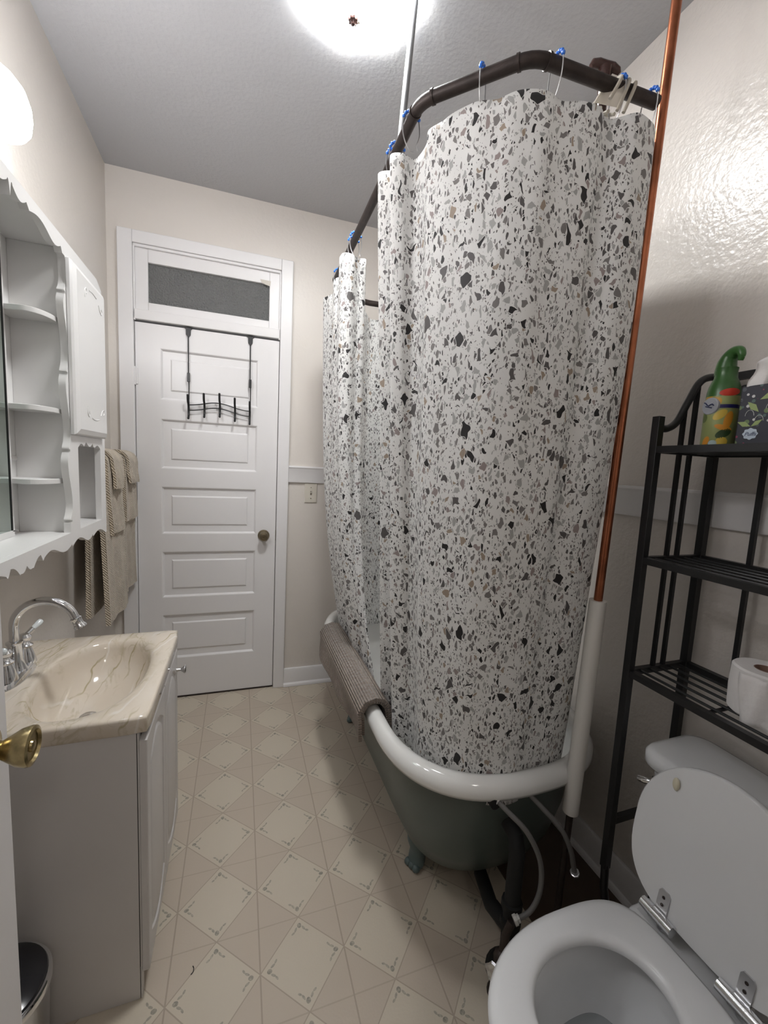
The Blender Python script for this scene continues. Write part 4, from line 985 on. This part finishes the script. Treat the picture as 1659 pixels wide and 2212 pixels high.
# air freshener
fx, fyy, fz = 1.055, .672, 1.4465
t = thing('air_freshener', 'green-topped spray air freshener with citrus label on the top shelf', 'air freshener', (fx, fyy, fz))
prof = [(.030, 0), (.0325, .004), (.0325, .06), (.0325, .115), (.030, .133), (.025, .148), (.021, .156)]
b = MB(); b.lathe(prof[:4], (fx, fyy, fz), n=36); build(b, 'can', M['fresh'], t)
b = MB(); b.lathe([(.0326, .115), (.0318, .125), (.0295, .138), (.0255, .150), (.022, .158), (.021, .172), (.022, .180)], (fx, fyy, fz), n=30)
dv = Vector((-.35, -1, 0)).normalized(); sv = Vector((dv.y, -dv.x, 0))
def F(u, z): return Vector((fx, fyy, fz)) + dv*u + Vector((0, 0, z))
pts = [F(-.003, .165), F(-.003, .180), F(-.001, .194), F(.006, .207), F(.018, .214), F(.030, .212), F(.036, .202), F(.034, .190)]
rr_ = [.0215, .0205, .0185, .0145, .0115, .0095, .0075, .005]; sp2 = smooth_path(pts, 8)
b.tube(sp2, [rr_[min(k//8, 6)] + (rr_[min(k//8, 6)+1]-rr_[min(k//8, 6)])*((k % 8)/8 if k < 56 else 1) for k in range(len(sp2))], 18)
build(b, 'trigger_cap', M['green'], t)
def cyl_patch(a0, z0, wa, hz, R_=.0333, skew=0, n=20, rows=5):
    q = MB(); rings = []
    for k in range(rows+1):
        r = k/rows; rings.append([(fx+(R_ if z0 < .11 else R_-(z0-.115)*.12)*math.cos(a0+wa*r*math.cos(2*PI*i/n)+skew*r*math.sin(2*PI*i/n)), fyy+R_*math.sin(a0+wa*r*math.cos(2*PI*i/n)+skew*r*math.sin(2*PI*i/n)), fz+z0+hz*r*math.sin(2*PI*i/n)) for i in range(n)])
    q.loft(rings); return q
build(cyl_patch(-2.20, .122, .62, .0085, .0334, .1), 'red_label_patch', M['red'], t)
M['orange'] = mat('orange_print', (.62, .27, .03), .35); M['yellow'] = mat('yellow_print', (.60, .42, .06), .35); M['darkgreen'] = mat('dark_green_print', (.03, .06, .02), .35); M['pale'] = mat('pale_blue_print', (.35, .45, .45), .35)
for (a0, z0, wa, hz, sk, mm, nm) in ((-2.62, .072, .34, .012, .2, 'yellow', 'fruit_print'), (-2.12, .060, .26, .020, .1, 'orange', 'fruit_print'), (-2.35, .043, .42, .008, -.3, 'orange', 'fruit_print'), (-2.30, .030, .40, .011, .2, 'darkgreen', 'leaf_print'),
        (-2.35, .012, .34, .010, 0, 'yellow', 'fruit_print'), (-3.30, .012, .22, .012, .1, 'orange', 'fruit_print'), (-2.85, .008, .26, .007, 0, 'pale', 'text_panel_print')):
    build(cyl_patch(a0, z0, wa, hz, .0331, sk), nm, M[mm], t)
b = MB(); b.lathe([(.0331, .087), (.0331, .095)], (fx, fyy, fz), n=36, caps=False); build(b, 'navy_band', M['navy'], t)
b = MB(); nb = Vector((-.98, .18, 0)).normalized(); cc = Vector((fx, fyy, fz+.093))+nb*.0325; b.lathe([(.0, .002), (.018, .001), (.020, -.001), (.020, -.006)], cc, nb, 24, caps=False)
build(b, 'badge', M['badge'], t, label='grey round badge')
b = MB(); s2 = Vector((nb.y, -nb.x, 0))
b.tube([cc+nb*.003+s2*(-.012+.024*k/6)+Vector((0, 0, .003*math.sin(k*1.4)+.001*k)) for k in range(7)], .0012, 6); b.tube([cc+nb*.003+s2*(-.008+.016*k/4)+Vector((0, 0, -.005+.0012*k)) for k in range(5)], .001, 6)
build(b, 'badge_script', M['ink'], t)

# tissue box with tissue
tx0, tx1, ty0, ty1, tz0 = 1.015, 1.125, .498, .612, 1.4465
t = thing('tissue_box', 'dark floral tissue cube with a white tissue pulled up', 'tissue box', ((tx0+tx1)/2, (ty0+ty1)/2, tz0))
b = MB(); b.box(tx0, tx1, ty0, ty1, tz0, tz0+.125); build(b, 'carton', M['tissuebox'], t, bevel=.002)
b = MB()
rnd = random.Random(4)
for k in range(16):
    y = rnd.uniform(ty0+.008, ty1-.008); z = tz0+rnd.uniform(.035, .118); r = rnd.uniform(.0018, .0035)
    b.add([(tx0-.0006, y+r*math.cos(a), z+r*math.sin(a)) for a in [2*PI*i/8 for i in range(8)]], [tuple(range(8))])
    x = rnd.uniform(tx0+.008, tx1-.008); b.add([(x+r*math.cos(a), ty1+.0006, z+r*math.sin(a)) for a in [2*PI*i/8 for i in range(8)]], [tuple(range(8))])
for k in range(5):
    y = ty0+.02+.018*k; z = tz0+.05+.012*(k % 3)
    b.tube([(tx0-.0006, y+.008*math.cos(a), z+.012*math.sin(a)) for a in [PI*i/8 for i in range(9)]], .0005, 5)
build(b, 'printed_berries', M['whiteprint'], t)
b = MB()
for (y, z, a, l) in ((.598, .045, .4, .014), (.575, .046, -.6, .012), (.585, .080, .8, .016), (.560, .100, -.4, .016), (.535, .07, .9, .016), (.52, .10, .2, .015)):
    p = Vector((tx0-.0008, y, tz0+z)); d = Vector((0, math.cos(a), math.sin(a))); q = Vector((0, -math.sin(a), math.cos(a)))
    b.add([tuple(p-d*l), tuple(p+q*l*.4), tuple(p+d*l), tuple(p-q*l*.4)], [(0,1,2,3)])
build(b, 'printed_leaves', M['leaf'], t)
b = MB(); c = (tx0-.0008, ty1-.028, tz0+.024)
b.add([(c[0], c[1]+.0135*(1+.08*math.cos(8*a))*math.cos(a), c[2]+.0115*(1+.08*math.cos(8*a))*math.sin(a)) for a in [2*PI*i/48 for i in range(48)]], [tuple(range(48))])
build(b, 'brand_badge', M['badgewhite'], t, label='pale blue scalloped badge')
tcu = bpy.data.curves.new('brand_script', 'FONT'); tcu.body = 'Puffs'; tcu.size = .0115; tcu.shear = .35; tcu.align_x = 'CENTER'; tcu.extrude = .0001
to_ = bpy.data.objects.new('brand_script_source', tcu); COL.objects.link(to_)
bpy.context.view_layer.update()
me = bpy.data.meshes.new_from_object(to_.evaluated_get(bpy.context.evaluated_depsgraph_get())); bpy.data.objects.remove(to_)
o = bpy.data.objects.new('brand_script', me); COL.objects.link(o); me.materials.append(M['ink']); o.parent = t
o.rotation_euler = (PI/2, 0, -PI/2); o.location = Vector((tx0-.0012, c[1], tz0+.020)) - ORG[t.name]; ORG[o.name] = Vector(t.location)
b = MB(); rings = []
cxm, cym = (tx0+tx1)/2-.01, (ty0+ty1)/2
b.lathe([(.028, .1255), (.030, .1262), (.026, .1268)], (cxm, cym, tz0), n=24); build(b, 'opening_rim', M['darkgap'], t)
pth = [(-.010, .045, .075), (-.03, .030, .165), (-.01, .012, .180), (.010, .0, .172), (.004, -.03, .185), (-.012, -.05, .165)]
pt = smooth_path([(cxm+a, cym+bb, tz0+c_) for a, bb, c_ in pth], 5)
bt = smooth_path([(cxm-.046, cym+.054, tz0+.098), (cxm-.040, cym+.030, tz0+.112), (cxm-.012, cym+.010, tz0+.127), (cxm, cym, tz0+.127), (cxm+.006, cym-.010, tz0+.127), (cxm-.004, cym-.02, tz0+.127)], 5)
pt2 = smooth_path([(cxm-.040, cym+.036, tz0+.170), (cxm-.024, cym+.020, tz0+.186), (cxm-.008, cym+.004, tz0+.180), (cxm+.004, cym-.014, tz0+.188), (cxm-.010, cym-.034, tz0+.178), (cxm-.020, cym-.045, tz0+.16)], 5)
b = MB(); b.loft([[tuple(bt[i].lerp(pt2[i], k/10)+Vector((.004*math.sin(k+i*.5), .003*math.sin(i*.9), 0))) for i in range(len(bt))] for k in range(11)], closed=False)
o = build(b, 'tissue', M['paper'], t, ang=180); so = o.modifiers.new('thickness', 'SOLIDIFY'); so.thickness = .0008

# toilet roll
rx_, ry_, rz_ = 1.068, .520, .873
t = thing('toilet_paper_roll', 'white toilet paper roll with loose end on the lowest rack shelf', 'toilet paper', (rx_, ry_, rz_))
b = MB(); b.lathe([(.021, .002), (.052, .0), (.0565, .004), (.058, .05), (.0565, .098), (.053, .102), (.021, .101), (.021, .002)], (rx_, ry_, rz_), n=48, caps=False, ripple=lambda a, z: .012*math.sin(3*a+z*20)+.008*math.sin(7*a)); build(b, 'paper', M['paper'], t)
b = MB(); b.lathe([(.0212, .001), (.0212, .1015), (.0195, .1015), (.0195, .001)], (rx_, ry_, rz_), n=32, caps=False); build(b, 'core', M['card'], t)
b = MB(); g = []
for k in range(9):
    a = PI*.90+.9*k/8+.0
    g.append([(rx_+(.0595+.0035*math.sin(k*1.1+j*.6)+.004*j/9)*math.cos(a+.03*j), ry_+(.0595+.004*j/9)*math.sin(a+.03*j), rz_+.094-.0115*j*(1+.04*math.sin(k))) for j in range(10)])
b.loft(g, closed=False); o = build(b, 'loose_sheet', M['paper'], t, ang=180); so = o.modifiers.new('thickness', 'SOLIDIFY'); so.thickness = .0006

# ================================================================== toilet
tc_ = .462
t = thing('toilet', 'pale grey-white toilet with lid raised against its tank', 'toilet', (.72, tc_, 0))
def eg(front, back, hw, z, e=2.1, e2=3.0, cx=.665): return [(x, y, z) for x, y in sup(cx, tc_, cx-front, back-cx, hw, 72, e, e2)]
b = MB()
b.loft([eg(.56, .93, .105, .0, 2.4), eg(.56, .93, .105, .02, 2.4), eg(.585, .92, .085, .05, 2.4), eg(.575, .92, .085, .12, 2.2), eg(.52, .92, .105, .20), eg(.455, .92, .140, .29), eg(.430, .915, .157, .345), eg(.424, .905, .162, .380), eg(.428, .90, .159, .390),
        eg(.455, .86, .140, .390), eg(.485, .800, .118, .386), eg(.495, .790, .110, .37), eg(.505, .77, .105, .32), eg(.54, .74, .085, .25), eg(.58, .72, .055, .20), eg(.61, .70, .04, .175)], cap0=True, cap1=True)
build(b, 'bowl', M['porc'], t, ang=60)
b = MB(); b.loft([eg(.54, .742, .086, .252)], cap1=True); b.f = [tuple(range(72))]
wm = mat('toilet_water', (.55, .58, .60), .03, trans=.6); build(b, 'water', wm, t)
b = MB(); b.box(.85, .975, tc_-.14, tc_+.14, .30, .392); build(b, 'deck', M['porc'], t, bevel=.015, seg=3)
b = MB(); sx0 = .413
O = lambda ins, z: eg(sx0+ins, .850-ins*.5, .166-ins, z-.006, 2.1, 3.6)
I = lambda ins, z: eg(.503-ins, .768+ins, .103+ins, z-.006, 2.0, 2.2, .635)
b.loft([I(0, .404), I(-.001, .412), I(.006, .420), I(.016, .4235), O(.020, .4235), O(.006, .420), O(0, .412), O(.001, .404), I(0, .404)])
build(b, 'seat', M['seat'], t, ang=60)
# raised lid
lb0, lt0, zb_, zt_ = .872, .928, .425, .772
def lid(ins, dep):
    out = []
    for i in range(72):
        a = 2*PI*i/72; c, s_ = math.cos(a), math.sin(a); e = 2.0 if s_ > 0 else 3.2
        v = math.copysign(abs(s_)**(2/e), s_); u = math.copysign(abs(c)**(2/e), c)
        zz = .60 + v*((zt_-.60) if v > 0 else (.60-zb_))*(1-ins/.19); y = tc_+.008+u*(.172-ins)
        k = (zz-zb_)/(zt_-zb_); x = lb0+(lt0-lb0)*k; out.append((x+dep, y, zz-dep*.17))
    return out
b = MB(); b.loft([lid(.003, .0), lid(0, .004), lid(0, .013), lid(.004, .017), lid(.02, .0185)], cap0=True, cap1=True); build(b, 'lid', M['seat'], t, ang=50)
for s_ in (-1, 1):
    b = MB(); b.ball((.9135, tc_+s_*.100+.008, .702), .010, 8, (.55, .75, 1.5)); build(b, 'bumper', M['rubber'], t, label='cream rubber lid bumper')
for s_ in (-1, 1):
    y = tc_+s_*.078
    b = MB(); b.tube([(.862, y-.034, .428), (.862, y+.034, .428)], .0125, 18); 
    for q in (-.012, .012): b.tube([(.862, y+q-.0008, .428), (.862, y+q+.0008, .428)], .0132, 18)
    b.lathe([(.014, .398), (.014, .424), (.010, .428)], (.880, y, 0), n=16)
    h = build(b, 'hinge', M['chrome'], t, label='chrome hinge')
    b = MB(); b.prism([(y-.012, .436), (y+.012, .436), (y+.012, .476), (y+.008, .482), (y-.008, .482), (y-.012, .476)], lambda a, z: (.8685+(z-.43)*.18, a, z), lambda a, z: (.8715+(z-.43)*.18, a, z)); build(b, 'hinge_plate', M['steel'], h)
    b = MB()
    for z in (.452, .468): b.lathe([(.0032, 0), (.0025, .0012), (0, .0012)], (.8680+(z-.43)*.18, y, z), (-1, 0, .2), 10, caps=False)
    build(b, 'screw', M['iron'], h)
# tank and its lid
def rrect(x0, x1, y0, y1, r, z, n=8):
    out = []
    for (cx, cy, a0) in ((x1-r, y1-r, 0), (x0+r, y1-r, PI/2), (x0+r, y0+r, PI), (x1-r, y0+r, 3*PI/2)):
        for k in range(n+1): a = a0+PI/2*k/n; out.append((cx+r*math.cos(a), cy+r*math.sin(a), z))
    return out
b = MB(); b.loft([rrect(1.01, 1.160, .255, .665, .03, .385), rrect(1.0, 1.165, .245, .672, .035, .40), rrect(.985, 1.172, .230, .684, .04, .60), rrect(.981, 1.172, .226, .688, .04, .664)], cap0=True, cap1=True); build(b, 'tank', M['porc'], t, ang=50)
b = MB(); b.loft([rrect(.966, 1.168, .212, .700, .045, .658), rrect(.960, 1.170, .208, .704, .05, .664), rrect(.960, 1.170, .208, .704, .05, .686), rrect(.966, 1.166, .214, .698, .048, .695), rrect(.982, 1.155, .227, .685, .04, .699)], cap0=True, cap1=True); build(b, 'tank_lid', M['porc'], t, ang=50)
b = MB(); b.lathe([(.012, 0), (.012, .008), (.006, .012)], (.984, .655, .628), (-1, 0, 0), 16); b.tube([(.972, .655, .628), (.962, .658, .627), (.958, .672, .622), (.958, .686, .616)], [.005, .006, .008, .007], 12); build(b, 'flush_lever', M['chrome'], t, label='chrome flush lever')

# ================================================================== trash can by the vanity
tcx, tcy = -.462, .925
t = thing('trash_can', 'small steel trash can with glossy black lid by the vanity side', 'trash can', (tcx, tcy, 0))
b = MB(); b.lathe([(.080, 0), (.083, .004), (.092, .245), (.094, .250)], (tcx, tcy, 0), n=48); build(b, 'bin_body', M['steel'], t)
b = MB(); b.lathe([(.094, .248), (.097, .250), (.097, .262), (.094, .266), (.090, .266)], (tcx, tcy, 0), n=48, caps=False); build(b, 'rim_band', M['chrome'], t)
b = MB(); b.lathe([(.0905, .264), (.088, .271), (.070, .279), (.04, .284), (0, .285)], (tcx, tcy, 0), n=48, caps=False); build(b, 'lid', M['black_lid'], t)

# tiny dark fleck on the vinyl, as in the photo
b = MB(); b.tube(smooth_path([(-.108, 1.047, .001), (-.103, 1.052, .001), (-.102, 1.060, .001), (-.105, 1.066, .001)], 4), .0012, 6)
tag(build(b, 'lint_fleck', M['darkgap'], None, org=(-.105, 1.055, 0)), 'tiny dark curved fleck lying on the vinyl near the vanity', 'fleck')
